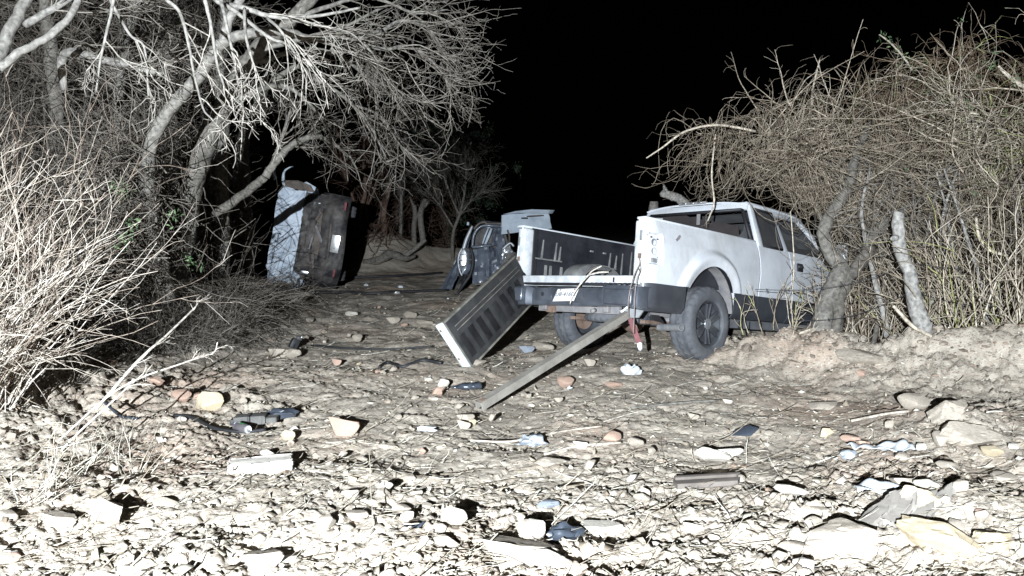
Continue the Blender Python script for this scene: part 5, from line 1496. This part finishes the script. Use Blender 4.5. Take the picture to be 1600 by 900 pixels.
# ---- dense dry scrub under and behind the trees
TINV = np.array(TM.inverted())
def clear(P):
    """drop strands that would pass through the truck"""
    q = P @ TINV[:3, :3].T + TINV[:3, 3]
    ins = (q[..., 0] > -1.35) & (q[..., 0] < 4.4) & (np.abs(q[..., 1]) < 1.04) & (q[..., 2] < 1.93) & (q[..., 2] > .1)
    # strands thinned along the lamp's line so its light reaches the overturned car
    cor = (P[..., 1] > 6.2) & (P[..., 1] < 14.2) & (P[..., 0] > -1.05 - .2215 * (P[..., 1] + 3.0)) & (P[..., 0] < 1) & (P[..., 2] > .95 - .05 * (P[..., 1] - 6))
    return P[~(ins.any(axis=1) | (cor.any(axis=1) & (RNG.random(len(P)) < .93)))]
def shrub(name, label, cat, x, y, n, h, spread, lean, r, mat, tint, kids=2.2, wob=.12, grav=-.015, group=None, base=.35, sub=.4, K=9, rough_side=3):
    z = Hs(x, y)
    o = empty(name, (x, y, z), label, cat, group)
    a = RNG.uniform(0, 6.28, n); q = base * np.sqrt(RNG.random(n))
    s = np.stack([q * np.cos(a), q * np.sin(a), np.zeros(n)], 1)
    d = np.stack([np.cos(a) * spread * RNG.random(n), np.sin(a) * spread * RNG.random(n), np.ones(n)], 1) + np.array(lean) + RNG.normal(0, .12, (n, 3))
    A = walk(s, d, h * RNG.uniform(.45, 1.15, n), K, wob, grav, .05)
    wv = np.array([x, y, z]); A = clear(A + wv) - wv; n = len(A)
    b = Bag().strands(A, r * RNG.uniform(.6, 1.4, n), r * .4, 4, tint)
    m = int(n * kids)
    s, d, i, t = children(A, m, .2, 1, .55)
    B = walk(s, d, h * sub * RNG.uniform(.3, 1.1, m), 7, wob * 1.4, grav, .12); B = clear(B + wv) - wv; m = len(B)
    b.strands(B, r * .6, r * .3, 3, tint)
    s, d, i, t = children(B, m, .2, 1, .8)
    D = walk(s, d, h * sub * .4 * RNG.uniform(.3, 1.1, m), 5, wob * 1.6, grav, .2)
    D = clear(D + wv) - wv
    b.strands(D, r * .45, r * .25, 3, tint)
    ob_ = b.build("stems", mat, o); ob_["kind"] = "stuff"
    return o, A, B
def leaves(root, at, n, size, mat, name="leaves"):
    """clusters of folded leaflets about given points (world)"""
    c = at[RNG.integers(0, len(at), n)] + RNG.normal(0, size * 1.3, (n, 3)) - np.array(root.location)
    u = norm(RNG.normal(0, 1, (n, 3))); w = norm(np.cross(u, RNG.normal(0, 1, (n, 3)))); nn = np.cross(u, w)
    l = size * RNG.uniform(.5, 1.2, (n, 1)); k = l * .38
    V = np.stack([c - u * l, c + w * k + nn * k * .5, c + u * l, c - w * k + nn * k * .5], 1).reshape(-1, 3)
    F = np.array([[0, 1, 2], [0, 2, 3]])[None] + (np.arange(n) * 4)[:, None, None]
    me = np_mesh(name, V, F.reshape(-1, 3), False, np.repeat(RNG.random(n), 4))
    o = link(name, me, root, mat); o["kind"] = "stuff"; return o

# glaring pale brush at the left edge
sh, A, B = shrub("dry_brush", "glaring pale brush of long bare stems fanning out at the left edge", "brush", -3.95, 4.95, 230, 1.45, .6, (.22, -.12, .08), .0050, M_TWIGP, (.1, 1), 3.4, .15, -.025, base=.5, sub=.5)
sh, A, B = shrub("dry_brush", "second pale brush, rising behind the glaring one on the far left", "brush", -4.75, 6.0, 230, 1.9, .6, (.26, -.1, .25), .0052, M_TWIGP, (.0, .7), 3.2, .15, -.015, base=.6, sub=.5)
# green leaves on the brush's outer stems
pts_ = np.array([pt(185, 292, 6.6), pt(190, 300, 6.6), pt(207, 348, 6.5), (pt(200, 372, 6.5)), pt(270, 337, 6.8), pt(300, 411, 6.8), pt(190, 380, 6.4)])
leaves(sh, pts_, 150, .030, M_LEAF, "green_leaves")
for lab, spec in (
    ("long thin stem reaching from the pale brush over the dirt", [(90, 690, 4.9, 1.7), (190, 605, 4.95, 1.5), (290, 566, 5.2, 1.3), (332, 552, 5.4, 1.1), (340, 535, 5.4, .8)]),
    ("pale stem with dry seed heads leaning out of the brush", [(150, 640, 5.2, 2.6), (220, 560, 5.3, 2.2), (265, 520, 5.6, 1.8), (310, 475, 6.0, 1.4)]),
    ("bare slanting stem low in front of the pale brush", [(95, 705, 4.3, 1.8), (140, 660, 4.4, 1.6), (195, 610, 4.6, 1.4), (240, 570, 4.9, 1.1)]),
):
    p0 = pt(*spec[0][:3]); r_ = empty("dry_plant", tuple(p0), lab, "stem")
    c, _ = limb(r_, "stalk", spec, 6, .05, mat=M_TWIGP, tint=.9, seed=3)
    b_ = Bag(); sprays(b_, [c], np.array(r_.location), 7, 14, 20, .16, .06, .03, .0035, (.3, 0, .3), 0, (.5, 1), .5)
    stuff_part(b_, "twigs", M_TWIGP, r_)
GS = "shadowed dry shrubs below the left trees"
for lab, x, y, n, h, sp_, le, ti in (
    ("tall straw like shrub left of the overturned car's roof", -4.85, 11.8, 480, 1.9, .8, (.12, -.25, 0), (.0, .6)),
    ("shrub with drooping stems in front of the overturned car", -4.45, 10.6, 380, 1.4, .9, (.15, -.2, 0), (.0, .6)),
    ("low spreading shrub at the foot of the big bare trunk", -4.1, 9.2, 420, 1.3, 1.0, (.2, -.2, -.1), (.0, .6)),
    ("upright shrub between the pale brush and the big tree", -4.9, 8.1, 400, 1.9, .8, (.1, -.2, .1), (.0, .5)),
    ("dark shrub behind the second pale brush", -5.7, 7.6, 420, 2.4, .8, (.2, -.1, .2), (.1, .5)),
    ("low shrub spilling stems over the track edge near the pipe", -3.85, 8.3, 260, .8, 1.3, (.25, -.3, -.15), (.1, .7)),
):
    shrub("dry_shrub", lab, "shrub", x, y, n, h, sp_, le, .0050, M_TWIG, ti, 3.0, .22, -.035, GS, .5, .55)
def thicket(name, label, boxes, n, L, r, mat, tint, grav, wob=.24):
    b = Bag()
    for (px0, px1, py0, py1, d0, d1), k in boxes:
        m = int(n * k); d = RNG.uniform(d0, d1, m)
        s = np.stack([pt(a_, b_, d_) for a_, b_, d_ in zip(RNG.uniform(px0, px1, m), RNG.uniform(py0, py1, m), d)])
        dr = norm(RNG.normal(0, 1, (m, 3)) * [1, .8, .8])
        Q = clear(walk(s, dr, L * RNG.uniform(.4, 1.3, m), 9, wob, grav, .2)); b.strands(Q, r * RNG.uniform(.6, 1.5, len(Q)), r * .4, 3, tint)
    o = b.build(name, mat); tag(o, kind='stuff'); return o

thicket("undergrowth", "", [((-60, 360, -40, 180, 8.8, 12.5), .26), ((-60, 330, 150, 330, 8.2, 12), .27), ((-60, 330, 300, 440, 8.2, 11), .15), ((130, 325, 215, 440, 6.5, 8.2), .16), ((290, 400, 240, 440, 10, 13.6), .16)], 9500, .7, .0056, M_TWIG, (0, .5), -.01, .28)

# ---- the track's far end: fence posts, thin trees, one dark leafy tree
def far_tree(name, label, cat, x, y, trunks, mat, ntw, tl, r, group=None, tint=(.1, .6), bias=(0, 0, .25)):
    z = Hs(x, y); o = empty(name, (x, y, z), label, cat, group)
    cs = []
    for k, (pts_, rad) in enumerate(trunks):
        P = catmull(np.array(pts_, float), 24); b = Bag()
        v, f = tube(P, np.linspace(rad, rad * .35, 24), 8, rough=.1, seed=k); b.add(v, f)
        b.build("trunk" if k == 0 else "limb", mat, o); cs.append(P + np.array([x, y, z]))
    if ntw:
        b = Bag(); sprays(b, cs, np.array([x, y, z]), ntw, ntw * 5, ntw * 9, tl, tl * .45, tl * .2, r, bias, .0, tint, .75, .3, .35)
        stuff_part(b, "twigs", mat, o)
    return o, cs
GP = "wooden fence posts at the far end of the track"
def at(px, d): return (px - 800) / FPX * d
def post(px, d, h, r, lab, mat, bend=.05, seed=0, fork=False):
    x, y = at(px, d), d; z = Hs(x, y); rs = random.Random(seed)
    o = empty("fence_post", (x, y, z), lab, "fence post", GP)
    P = catmull(np.array([(0, 0, -.2), (bend * rs.uniform(-1, 1), 0, h * .35), (bend * rs.uniform(-1, 2), 0, h * .7), (bend * 2 * rs.uniform(-.5, 1), 0, h)]), 16)
    Bag().tube(P, np.linspace(r, r * .85, 16), 10, rough=.1, seed=seed).build("post", mat, o)
    if fork:
        Bag().tube(catmull(P[9:10].tolist() + [P[9] + [.16, 0, .22], P[9] + [.42, 0, .52]], 10) if False else catmull(np.array([P[9], P[9] + [.16, 0, .2], P[9] + [.42, 0, .5]]), 10), np.linspace(r * .75, r * .5, 10), 8, rough=.1).build("branch_stub", mat, o)
        Bag().tube(catmull(np.array([P[12], P[12] + [-.05, 0, .2], P[12] + [-.14, 0, .42]]), 8), np.linspace(r * .6, r * .35, 8), 8, rough=.1).build("branch_stub", mat, o)
    return o
post(603, 20.5, 1.75, .085, "straight thick red lit post at the far end, right of the mound", M_BARK_REDLIT, .06, 1)
post(626, 21.5, 1.75, .05, "thin straight stake right of the thick red lit post", M_BARK, .02, 2)
post(648, 21, 1.05, .075, "forked fence post with two branch stubs at the far end", M_BARKD, .03, 3, True)
post(664, 21, 1.35, .09, "crooked grey fence post left of the little bare tree", M_BARK, .16, 4)
post(596, 22, 1.5, .05, "thin post close behind the thick red lit one", M_BARK_REDLIT, .04, 6)
lg = empty("fallen_log", (at(640, 19.5), 19.5, Hs(at(640, 19.5), 19.5)), "bare grey log lying slanted on the far earth mound", "log")
Bag().tube([(-.35, 0, .10), (0, .05, .28), (.42, .1, .62)], [.05, .06, .05], 8, rough=.12, n=12).build("log", M_BARK, lg)
lg = empty("fallen_log", (at(605, 19), 19, Hs(at(605, 19), 19)), "knotted root lying across the foot of the far mound", "log")
Bag().tube([(-.6, 0, .10), (-.2, -.1, .16), (.1, 0, .30), (.45, 0, .18), (.7, .1, .26)], [.08, .10, .11, .08, .05], 8, rough=.2, n=22).build("root", M_BARKD, lg)
GT = "thin trees at the far end of the track"
far_tree("thin_tree", "slender red lit tree just right of the overturned car", "tree", at(557, 21), 21, [([(0, 0, -.1), (.12, 0, .9), (.28, 0, 1.5), (.25, 0, 2.6), (.4, 0, 4.2)], .085), ([(.02, 0, .2), (-.05, 0, 1.2), (-.35, 0, 2.2), (-.5, 0, 3.4)], .05)], M_BARK_REDLIT, 26, 1.2, .012, GT)
far_tree("thin_tree", "second slender red lit tree, upright beside the first", "tree", at(574, 21.5), 21.5, [([(0, 0, -.1), (-.02, 0, 1.2), (.18, 0, 2.2), (.2, 0, 3.8)], .085), ([(.0, 0, 1.1), (.3, 0, 1.8), (.55, 0, 3.0)], .04)], M_BARK_REDLIT, 26, 1.2, .012, GT)
far_tree("thin_tree", "dark thin tree left of the thick red lit post", "tree", at(583, 22), 22, [([(0, 0, -.1), (.1, 0, .8), (.4, 0, 1.6), (.6, 0, 3.2), (.9, 0, 4.4)], .07)], M_BARKD, 22, 1.2, .012, GT)
far_tree("bare_tree", "little bare tree with fine upright twigs left of the dark wreck", "tree", at(707, 20.5), 20.5, [([(0, 0, -.1), (.02, 0, .7), (.22, 0, 1.3), (.35, 0, 1.9), (.4, 0, 2.6)], .055), ([(.18, 0, 1.25), (-.05, 0, 1.8), (-.25, 0, 2.5)], .035), ([(.2, 0, 1.2), (.5, .1, 1.6), (.9, .1, 1.9)], .03), ([(.02, 0, .9), (-.35, 0, 1.5), (-.7, 0, 1.9)], .03)], M_BARKD, 60, 1.1, .0105, GT, (.2, .7), (0, 0, .2))
far_tree("leafy_tree_trunk" if False else "bare_tree", "crooked dark tree with a level limb behind the far posts", "tree", at(622, 25), 25, [([(0, 0, -.1), (.05, 0, 1.6), (.2, 0, 2.6), (.7, 0, 3.4), (.9, 0, 4.4)], .20), ([(.55, 0, 3.1), (1.0, 0, 3.3), (1.5, 0, 3.2), (1.9, 0, 3.35)], .10), ([(.6, 0, 3.3), (.3, 0, 4.0), (.2, 0, 5.2)], .09)], M_BARKD, 40, 1.4, .014, GT)
lt, cs = far_tree("leafy_tree", "dim leafy tree towering at the far end of the track", "tree", at(705, 27), 27, [([(0, 0, -.1), (-.2, 0, 1.3), (-.5, 0, 2.4), (-.4, 0, 3.8), (-.1, 0, 5.0)], .16), ([(-.4, 0, 2.2), (.3, 0, 3.2), (.8, 0, 4.2)], .08), ([(-.45, 0, 2.6), (-1.1, 0, 3.4), (-1.7, 0, 4.3)], .08)], M_BARKD, 50, 1.3, .011)
cc = np.concatenate([pt(705, 262, 27)[None] + RNG.normal(0, 1, (90, 3)) * [.75, .7, .75], pt(660, 235, 27)[None] + RNG.normal(0, 1, (50, 3)) * [.7, .6, .5], pt(720, 330, 27)[None] + RNG.normal(0, 1, (40, 3)) * [.5, .5, .6]])
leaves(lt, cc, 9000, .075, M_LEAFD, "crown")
thicket("far_brush", "", [((540, 720, 300, 400, 22, 26), .6), ((545, 610, 345, 400, 19.6, 21.5), .25)], 1000, 1.1, .010, M_BARK_REDLIT, (0, .6), .01)

# ---- posts and broken branch behind the truck's cab
o = empty("fence_post", (at(1020, 11.6), 11.6, Hs(at(1020, 11.6), 11.6)), "round topped grey post behind the truck's cab roof", "fence post")
Bag().tube([(0, 0, -.1), (.02, 0, .9), (.0, 0, 1.6), (.0, 0, 1.82)], [.09, .085, .085, .06], 12, rough=.06, n=18).build("post", M_BARK, o)
o = empty("broken_branch", tuple(pt(1070, 322, 11.0)), "splintered pale branch end sticking up over the cab roof", "branch")
limb(o, "branch", [(1085, 330, 11, 7), (1060, 312, 11, 7.5), (1043, 304, 11, 6.5), (1034, 299, 11, 5)], 8, .15, mat=M_BARK, tint=.8, seed=4)
limb(o, "splinter", [(1043, 305, 11, 4), (1038, 294, 11, 3), (1036, 287, 11, 1)], 6, .15, mat=M_BARK, tint=.9, seed=5)
limb(o, "branch_root", [(1085, 330, 11, 7), (1110, 400, 11, 9), (1120, 480, 11, 11)], 8, .15, mat=M_BARK, tint=.6, seed=6)

# ---- right: trunks, dead post, vine covered thicket
def trunk_thing(name, label, cat, spec, extra=(), tint=.5, mat=None, tw=0, rough=.12, seed=0, knot=()):
    p0 = pt(*spec[0][:3]); o = empty(name, tuple(p0), label, cat)
    c, r = limb(o, "trunk", spec, 14, rough, 50, mat, tint, seed)
    for k, e in enumerate(extra): limb(o, "limb", e, 10, rough, 26, mat, tint, seed + k + 1)
    if tw:
        b = Bag(); sprays(b, [c[20:]], np.array(o.location), tw, tw * 5, tw * 6, .7, .35, .15, .006, (0, -.2, -.1), -.03, (.3, 1), .8, .3)
        stuff_part(b, "twigs", M_TWIG, o)
    return o
trunk_thing("crooked_tree", "crooked brown trunk growing against the truck's front door", "tree", [(1282, 534, 7.75, 17), (1284, 500, 7.8, 15.5), (1293, 465, 7.85, 14), (1312, 432, 7.9, 14.5), (1322, 418, 7.95, 12), (1303, 395, 8.0, 10), (1290, 365, 8.05, 9.5), (1300, 338, 8.1, 9), (1318, 312, 8.2, 8.5), (1330, 285, 8.3, 8), (1340, 240, 8.5, 6), (1360, 190, 8.8, 4)], (), .45, None, 14, .10, 3)
trunk_thing("crooked_tree", "dark grey trunk leaning right, beside the crooked brown one", "tree", [(1303, 560, 7.7, 10), (1310, 520, 7.7, 9.5), (1318, 470, 7.8, 9), (1330, 432, 7.9, 10), (1350, 398, 8.0, 9.5), (1366, 365, 8.1, 9), (1392, 340, 8.2, 6), (1430, 315, 8.4, 4)], (), .15, None, 12, .10, 8)
dp = trunk_thing("dead_post", "pale dead post with a knobbed top leaning in front of the thicket", "post", [(1443, 590, 7.0, 11), (1444, 555, 7.0, 11), (1446, 525, 7.0, 12), (1440, 492, 7.05, 11.5), (1430, 455, 7.05, 10.5), (1420, 420, 7.1, 10), (1410, 385, 7.1, 10), (1404, 355, 7.1, 9), (1405, 332, 7.1, 8)], (([(1408, 372, 7.1, 6), (1399, 372, 7.05, 5), (1392, 371, 7.05, 3)]),), 1.0, M_TWIGP if False else None, 0, .09, 12)
for k, (pa, pb_) in enumerate((((1180, 452, 7.6), (1430, 412, 7.05)), ((1240, 500, 7.6), (1425, 455, 7.05)), ((1430, 412, 7.05), (1640, 395, 7.4)), ((1425, 455, 7.05), (1640, 470, 7.4)))):
    a_, b_ = pt(*pa), pt(*pb_); b = Bag()
    P = np.linspace(a_, b_, 26); P[:, 2] -= .10 * np.sin(np.linspace(0, math.pi, 26)); b.tube(P, np.ones(26) * .0035, 4)
    for q in range(2, 25, 3):
        for s_ in (-1, 1): b.tube([P[q] + [-.012, 0, -.018 * s_], P[q], P[q] + [.012, 0, .018 * s_]], .0028, 3)
    tag(b.build("fence_wire", M_BLACK), ["upper sagging wire from the truck to the pale dead post", "lower sagging wire from the truck to the pale dead post", "upper wire running right from the pale dead post", "lower wire running right from the pale dead post"][k], "wire")

# how high the creepers stand, and how low they hang over the truck
CX = [1.5, 1.9, 2.5, 3.05, 3.7, 4.25, 4.8, 5.15, 5.7, 6.4, 8]
CZ = [2.15, 2.45, 2.70, 2.90, 3.05, 3.16, 3.35, 3.70, 3.75, 3.55, 3.4]
FX = [1.5, 1.9, 2.7, 3.6, 3.9, 4.3]
FZ = [2.1, 2.15, 1.95, 1.75, 1.2, -1]
def vines(name, label, spine, n, L, r, mat, tint, out, grav, tang, base, leaf=None):
    """creepers spilling from a spine of points: arcs that rise, lean out and hang, and a tangle inside"""
    o = empty(name, base, label, "thicket", "vine thicket along the right fence")
    off = np.array(base); S = np.array([pt(*q) for q in spine]); rad = np.array([q for q in out])
    C = catmull(S, 60)
    b = Bag()
    def crest(p):
        zc = np.interp(p[:, 0], CX, CZ) + .22 * np.sin(p[:, 0] * 5 + p[:, 1] * 3) + .12 * np.sin(p[:, 0] * 13)
        e = np.zeros_like(p); e[:, 2] = -.9 * np.clip((p[:, 2] - zc + .12) / .25, 0, 1)
        lo_ = np.interp(p[:, 0], FX, FZ); e[:, 2] += .6 * np.clip((lo_ - p[:, 2]) / .3, 0, 1)
        return e
    i = RNG.integers(0, 60, n); R_ = np.interp(np.linspace(0, 1, 60), np.linspace(0, 1, len(rad)), rad)[i]
    nc = max(14, n // 30); ic = RNG.integers(0, 60, nc); Rc = np.interp(np.linspace(0, 1, 60), np.linspace(0, 1, len(rad)), rad)[ic]
    qc = norm(RNG.normal(0, 1, (nc, 3)) * [1, 1, .9]); cc_ = C[ic] + qc * (Rc * RNG.random(nc) ** .45)[:, None]
    dc = norm(qc * .7 + RNG.normal(0, .7, (nc, 3)) + [0, -.1, .2]); tc_ = RNG.random(nc); lc = RNG.uniform(.5, 1.5, nc)
    w_ = RNG.integers(0, nc, n); q = qc[w_]
    s = cc_[w_] + RNG.normal(0, .09, (n, 3))
    d = norm(dc[w_] + RNG.normal(0, .45, (n, 3)))
    hang = RNG.random(n) < .22; d[hang] = norm(d[hang] * .5 + [0, 0, -.9])
    L0 = L; L = L * lc[w_]
    A = walk(s, d, L * RNG.uniform(.4, 1.3, n), 13, .22, grav, .10, field=crest)
    q_ = A @ TINV[:3, :3].T + TINV[:3, 3]
    ok = ~((q_[..., 0] > -1.35) & (q_[..., 0] < 4.4) & (np.abs(q_[..., 1]) < 1.04) & (q_[..., 2] < 1.93)).any(axis=1)
    A = A[ok]; tc2 = tc_[w_[ok]]; n = len(A)
    v_, f_, t_ = strand_mesh(A - off, r * np.exp(RNG.normal(0, .35, n)), r * .45, 3)
    t_ = np.clip(.62 * np.repeat(tc2, 39) + .38 * t_, 0, 1); b.add(v_, f_, tint[0] + (tint[1] - tint[0]) * t_)
    # a few woody runners and sprigs that stick out of the mass
    k_ = RNG.integers(0, n, max(8, n // 38))
    W_ = clear(walk(A[k_, 3], norm(RNG.normal(0, 1, (len(k_), 3)) * [1, .7, .5] + [0, 0, .5]), 1.1 * RNG.uniform(.5, 1.3, len(k_)), 10, .12, -.03, .1))
    b.strands(W_ - off, r * 2.0, r * .6, 5, (.5, .93))
    s, d, k, t = children(W_, len(W_) * 7, .3, 1, .8); X_ = clear(walk(s, d, .22 * RNG.uniform(.3, 1.2, len(s)), 6, .25, -.02, .25)); b.strands(X_ - off, r * .6, r * .35, 3, (.3, .93))
    s, d, k, t = children(A, int(n * tang), .1, 1, .8)
    B = clear(walk(s, d, L0 * .4 * RNG.uniform(.3, 1.3, len(s)), 8, .34, grav * .6, .22, field=crest))
    b.strands(B - off, r * .6, r * .35, 3, tint)
    stuff_part(b, "vines", mat, o)
    if leaf:
        at_ = A[RNG.integers(0, n, leaf[0] // 6), RNG.integers(5, 12, leaf[0] // 6)]
        leaves(o, at_, leaf[0], leaf[1], M_LEAF, "leaves")
    return o
vines("vine_thicket", "tangled dry creepers overhanging the truck's roof", [(1095, 232, 9.2), (1180, 225, 9.0), (1270, 235, 8.8), (1350, 245, 8.7)], 760, 1.25, .0044, M_VINE, (.05, .92), (.30, .45, .55, .6), -.055, 1.15, (3.8, 9.3, 0.0))
vines("vine_thicket", "broad mass of grey creepers behind the pale dead post", [(1350, 270, 9.1), (1430, 260, 9.0), (1520, 270, 8.8), (1620, 280, 8.6)], 1150, 1.1, .0052, M_VINE, (.0, .93), (.75, .85, .85, .85), -.06, 1.3, (5.2, 9.0, 0.0), (260, .022))
vines("vine_thicket", "russet topped heap of creepers with green leaves at the upper right", [(1290, 175, 9.8), (1390, 165, 9.8), (1470, 120, 9.8), (1540, 125, 9.8), (1640, 150, 9.6)], 760, .85, .0046, M_VINER, (.0, 1), (.28, .34, .46, .46, .45), -.035, 1.6, (5.8, 9.8, 0.0), (1300, .026))
vines("vine_thicket", "yellowish green stems hanging at the right edge", [(1500, 200, 8.9), (1570, 215, 8.7), (1640, 230, 8.6)], 330, .9, .0055, M_VINE, (.84, 1.02), (.3, .4, .5), -.06, 1.6, (6.0, 8.8, 0.0), (300, .024))
GC = "upright canes below the vine thicket"
for lab, x, y, n, h, le, ti in (
    ("upright canes just right of the pale dead post", 4.45, 7.45, 60, 1.25, (.05, .1, .4), (.3, 1)),
    ("canes left of the pale dead post, behind the dark leaning trunk", 4.15, 8.3, 80, 1.3, (.08, .1, .3), (.1, .8)),
    ("crossing bright canes at the right edge", 5.0, 7.3, 70, 1.6, (.0, .0, .3), (.4, 1)),
    ("shaded canes behind the pale dead post", 4.9, 8.6, 130, 1.7, (0, 0, .4), (.0, .6)),
    ("farther shaded canes behind the right edge", 5.9, 8.2, 130, 1.8, (0, 0, .4), (.0, .6)),
    ("short twiggy canes at the berm by the truck's sill", 3.05, 8.0, 22, .55, (-.3, -.2, .0), (.4, 1)),
):
    shrub("cane_clump", lab, "canes", x, y, n, h, .5, le, .0085, M_VINE, ti, 2.6, .17, -.012, GC, .6, .5)
thicket("right_undergrowth", "", [((1340, 1640, 250, 560, 8.8, 11), .6), ((1330, 1640, 420, 580, 8.2, 9.4), .25), ((1240, 1640, 190, 330, 9.6, 11), .25)], 2300, .75, .0050, M_VINE, (0, .55), -.03)
for lab, spec in (
    ("long bare runner arching over the truck towards the left", [(1180, 205, 9.0, 2), (1120, 195, 8.9, 2), (1070, 205, 8.8, 1.8), (1035, 230, 8.8, 1.5), (1010, 247, 8.8, 1)]),
    ("vine hanging down in front of the cab's rear window", [(1118, 210, 8.6, 1.5), (1112, 270, 8.5, 1.4), (1115, 315, 8.4, 1.3), (1106, 345, 8.4, 1.2)]),
    ("slender sprig with paired leaves rising over the thicket", [(1425, 110, 9.6, 1.8), (1410, 88, 9.6, 1.6), (1392, 68, 9.6, 1.3), (1374, 54, 9.6, 1)]),
    ("bare twig standing up at the thicket's left crest", [(1268, 165, 9.6, 2), (1272, 130, 9.6, 1.6), (1281, 92, 9.6, 1.2)]),
    ("forked pale branch at the top right edge", [(1640, 145, 8.4, 4), (1600, 136, 8.4, 3.6), (1575, 118, 8.4, 3), (1560, 103, 8.4, 2)]),
    ("pale curved stem right of the dead post", [(1575, 400, 7.4, 2.5), (1545, 390, 7.4, 2.5), (1530, 370, 7.4, 2.4), (1525, 340, 7.4, 2)]),
    ("white stick slanting down across the dead post's foot", [(1395, 478, 6.95, 2.5), (1425, 508, 6.9, 3), (1460, 530, 6.9, 2.6), (1510, 585, 6.8, 2)]),
    ("smooth grey branch rising at the right edge", [(1575, 590, 7.0, 6), (1580, 530, 7.0, 6), (1595, 470, 7.0, 6), (1615, 420, 7.1, 5)]),
    ("pair of dry twigs hanging by the truck's door seam", [(1235, 330, 8.0, .8), (1240, 400, 7.9, .9), (1238, 460, 7.85, .8), (1236, 490, 7.8, .6)]),
    ("low dry branch leaning on the berm beside the truck's sill", [(1160, 575, 7.5, 2), (1205, 548, 7.6, 2.5), (1240, 525, 7.7, 2.5), (1275, 512, 7.7, 2)]),
):
    p0 = pt(*spec[0][:3]); r_ = empty("creeper", tuple(p0), lab, "vine")
    c, _ = limb(r_, "stalk", spec, 6, .05, mat=M_VINE, tint=.85, seed=int(spec[0][0]))
    b_ = Bag(); sprays(b_, [c], np.array(r_.location), 5, 9, 10, .16, .08, .04, .0032, (0, 0, 0), -.02, (.4, .92), .7)
    stuff_part(b_, "twigs", M_VINE, r_)
    if "paired" in lab: leaves(r_, lines(c, 30), 60, .028, M_LEAF)
M_TARP = mat_noise("dark_tarp", (.03, .033, .04), (.07, .075, .085), 6, .5)
MB().grid(lambda u, v: Vector(pt(1520 + 42 * u, 186 + 16 * u + 12 * v, 8.75)) + Vector((0, .05 * math.sin(u * 9 + v * 5), .03 * math.sin(u * 7))), 12, 5).build("plastic_sheet", M_TARP, None, 50, solid=.006)
tag(bpy.data.objects["plastic_sheet"], "dark scrap of plastic sheet caught in the creepers at upper right", "plastic sheet")

for k in range(16):
    px = 1335 + k * 19 + RNG.uniform(-8, 8); dd = RNG.uniform(7.5, 8.8); r_ = RNG.uniform(2.2, 5)
    xx = at(px, dd); g0 = 450 - FPX * ((np.array([xx, dd, Hs(xx, dd) - .05]) - CAMP) @ UP) / ((np.array([xx, dd, 0]) - CAMP) @ FWD)
    sl = RNG.normal(0, 26)
    spec = [(px, g0, dd, r_ * 1.2), (px + sl * .4 + RNG.normal(0, 5), g0 - 70, dd, r_), (px + sl + RNG.normal(0, 8), g0 - 150, dd + .1, r_ * .85), (px + sl * 1.6 + RNG.normal(0, 14), g0 - 240, dd + .2, r_ * .6), (px + sl * 2 + RNG.normal(0, 20), g0 - 310, dd + .3, r_ * .4)]
    p0 = pt(*spec[0][:3]); o = empty("woody_shrub", tuple(p0), "%s woody stem %s under the creepers, %s from the truck" % (("pale", "dark", "grey")[k % 3], "leaning left" if sl < -8 else ("leaning right" if sl > 8 else "standing upright"), ("first second third fourth fifth sixth seventh eighth ninth tenth eleventh twelfth thirteenth fourteenth fifteenth sixteenth").split()[k]), "shrub", "woody stems under the creepers")
    c, _ = limb(o, "trunk", spec, 8, .10, 24, M_BARK, (.9, .08, .45)[k % 3], 40 + k)
    b = Bag(); sprays(b, [c], np.array(o.location), 9, 22, 30, .5, .22, .1, .0042, (0, 0, .1), -.02, (.2, .9), .8, .3); stuff_part(b, "twigs", M_TWIG, o)

# sparse dry weeds standing in the left foreground
GW = "dry weeds in the left foreground"
for k, (px, py, lab) in enumerate(((110, 760, "thin weed nearest the lower left corner"), (150, 720, "sparse weed in front of the pale brush"), (215, 745, "weed right of the sparse one, beside the white rocks"), (300, 560, "little weed at the edge of the track below the left shrubs"), (60, 800, "weed at the very left of the foreground"))):
    p = gp(px, py)
    shrub("dry_weed", lab, "weed", p[0], p[1], 12, .32, .9, (.2, 0, .1), .0024, M_STRAW, (.5, 1), 1.6, .2, 0, GW, .10, .5, 7)
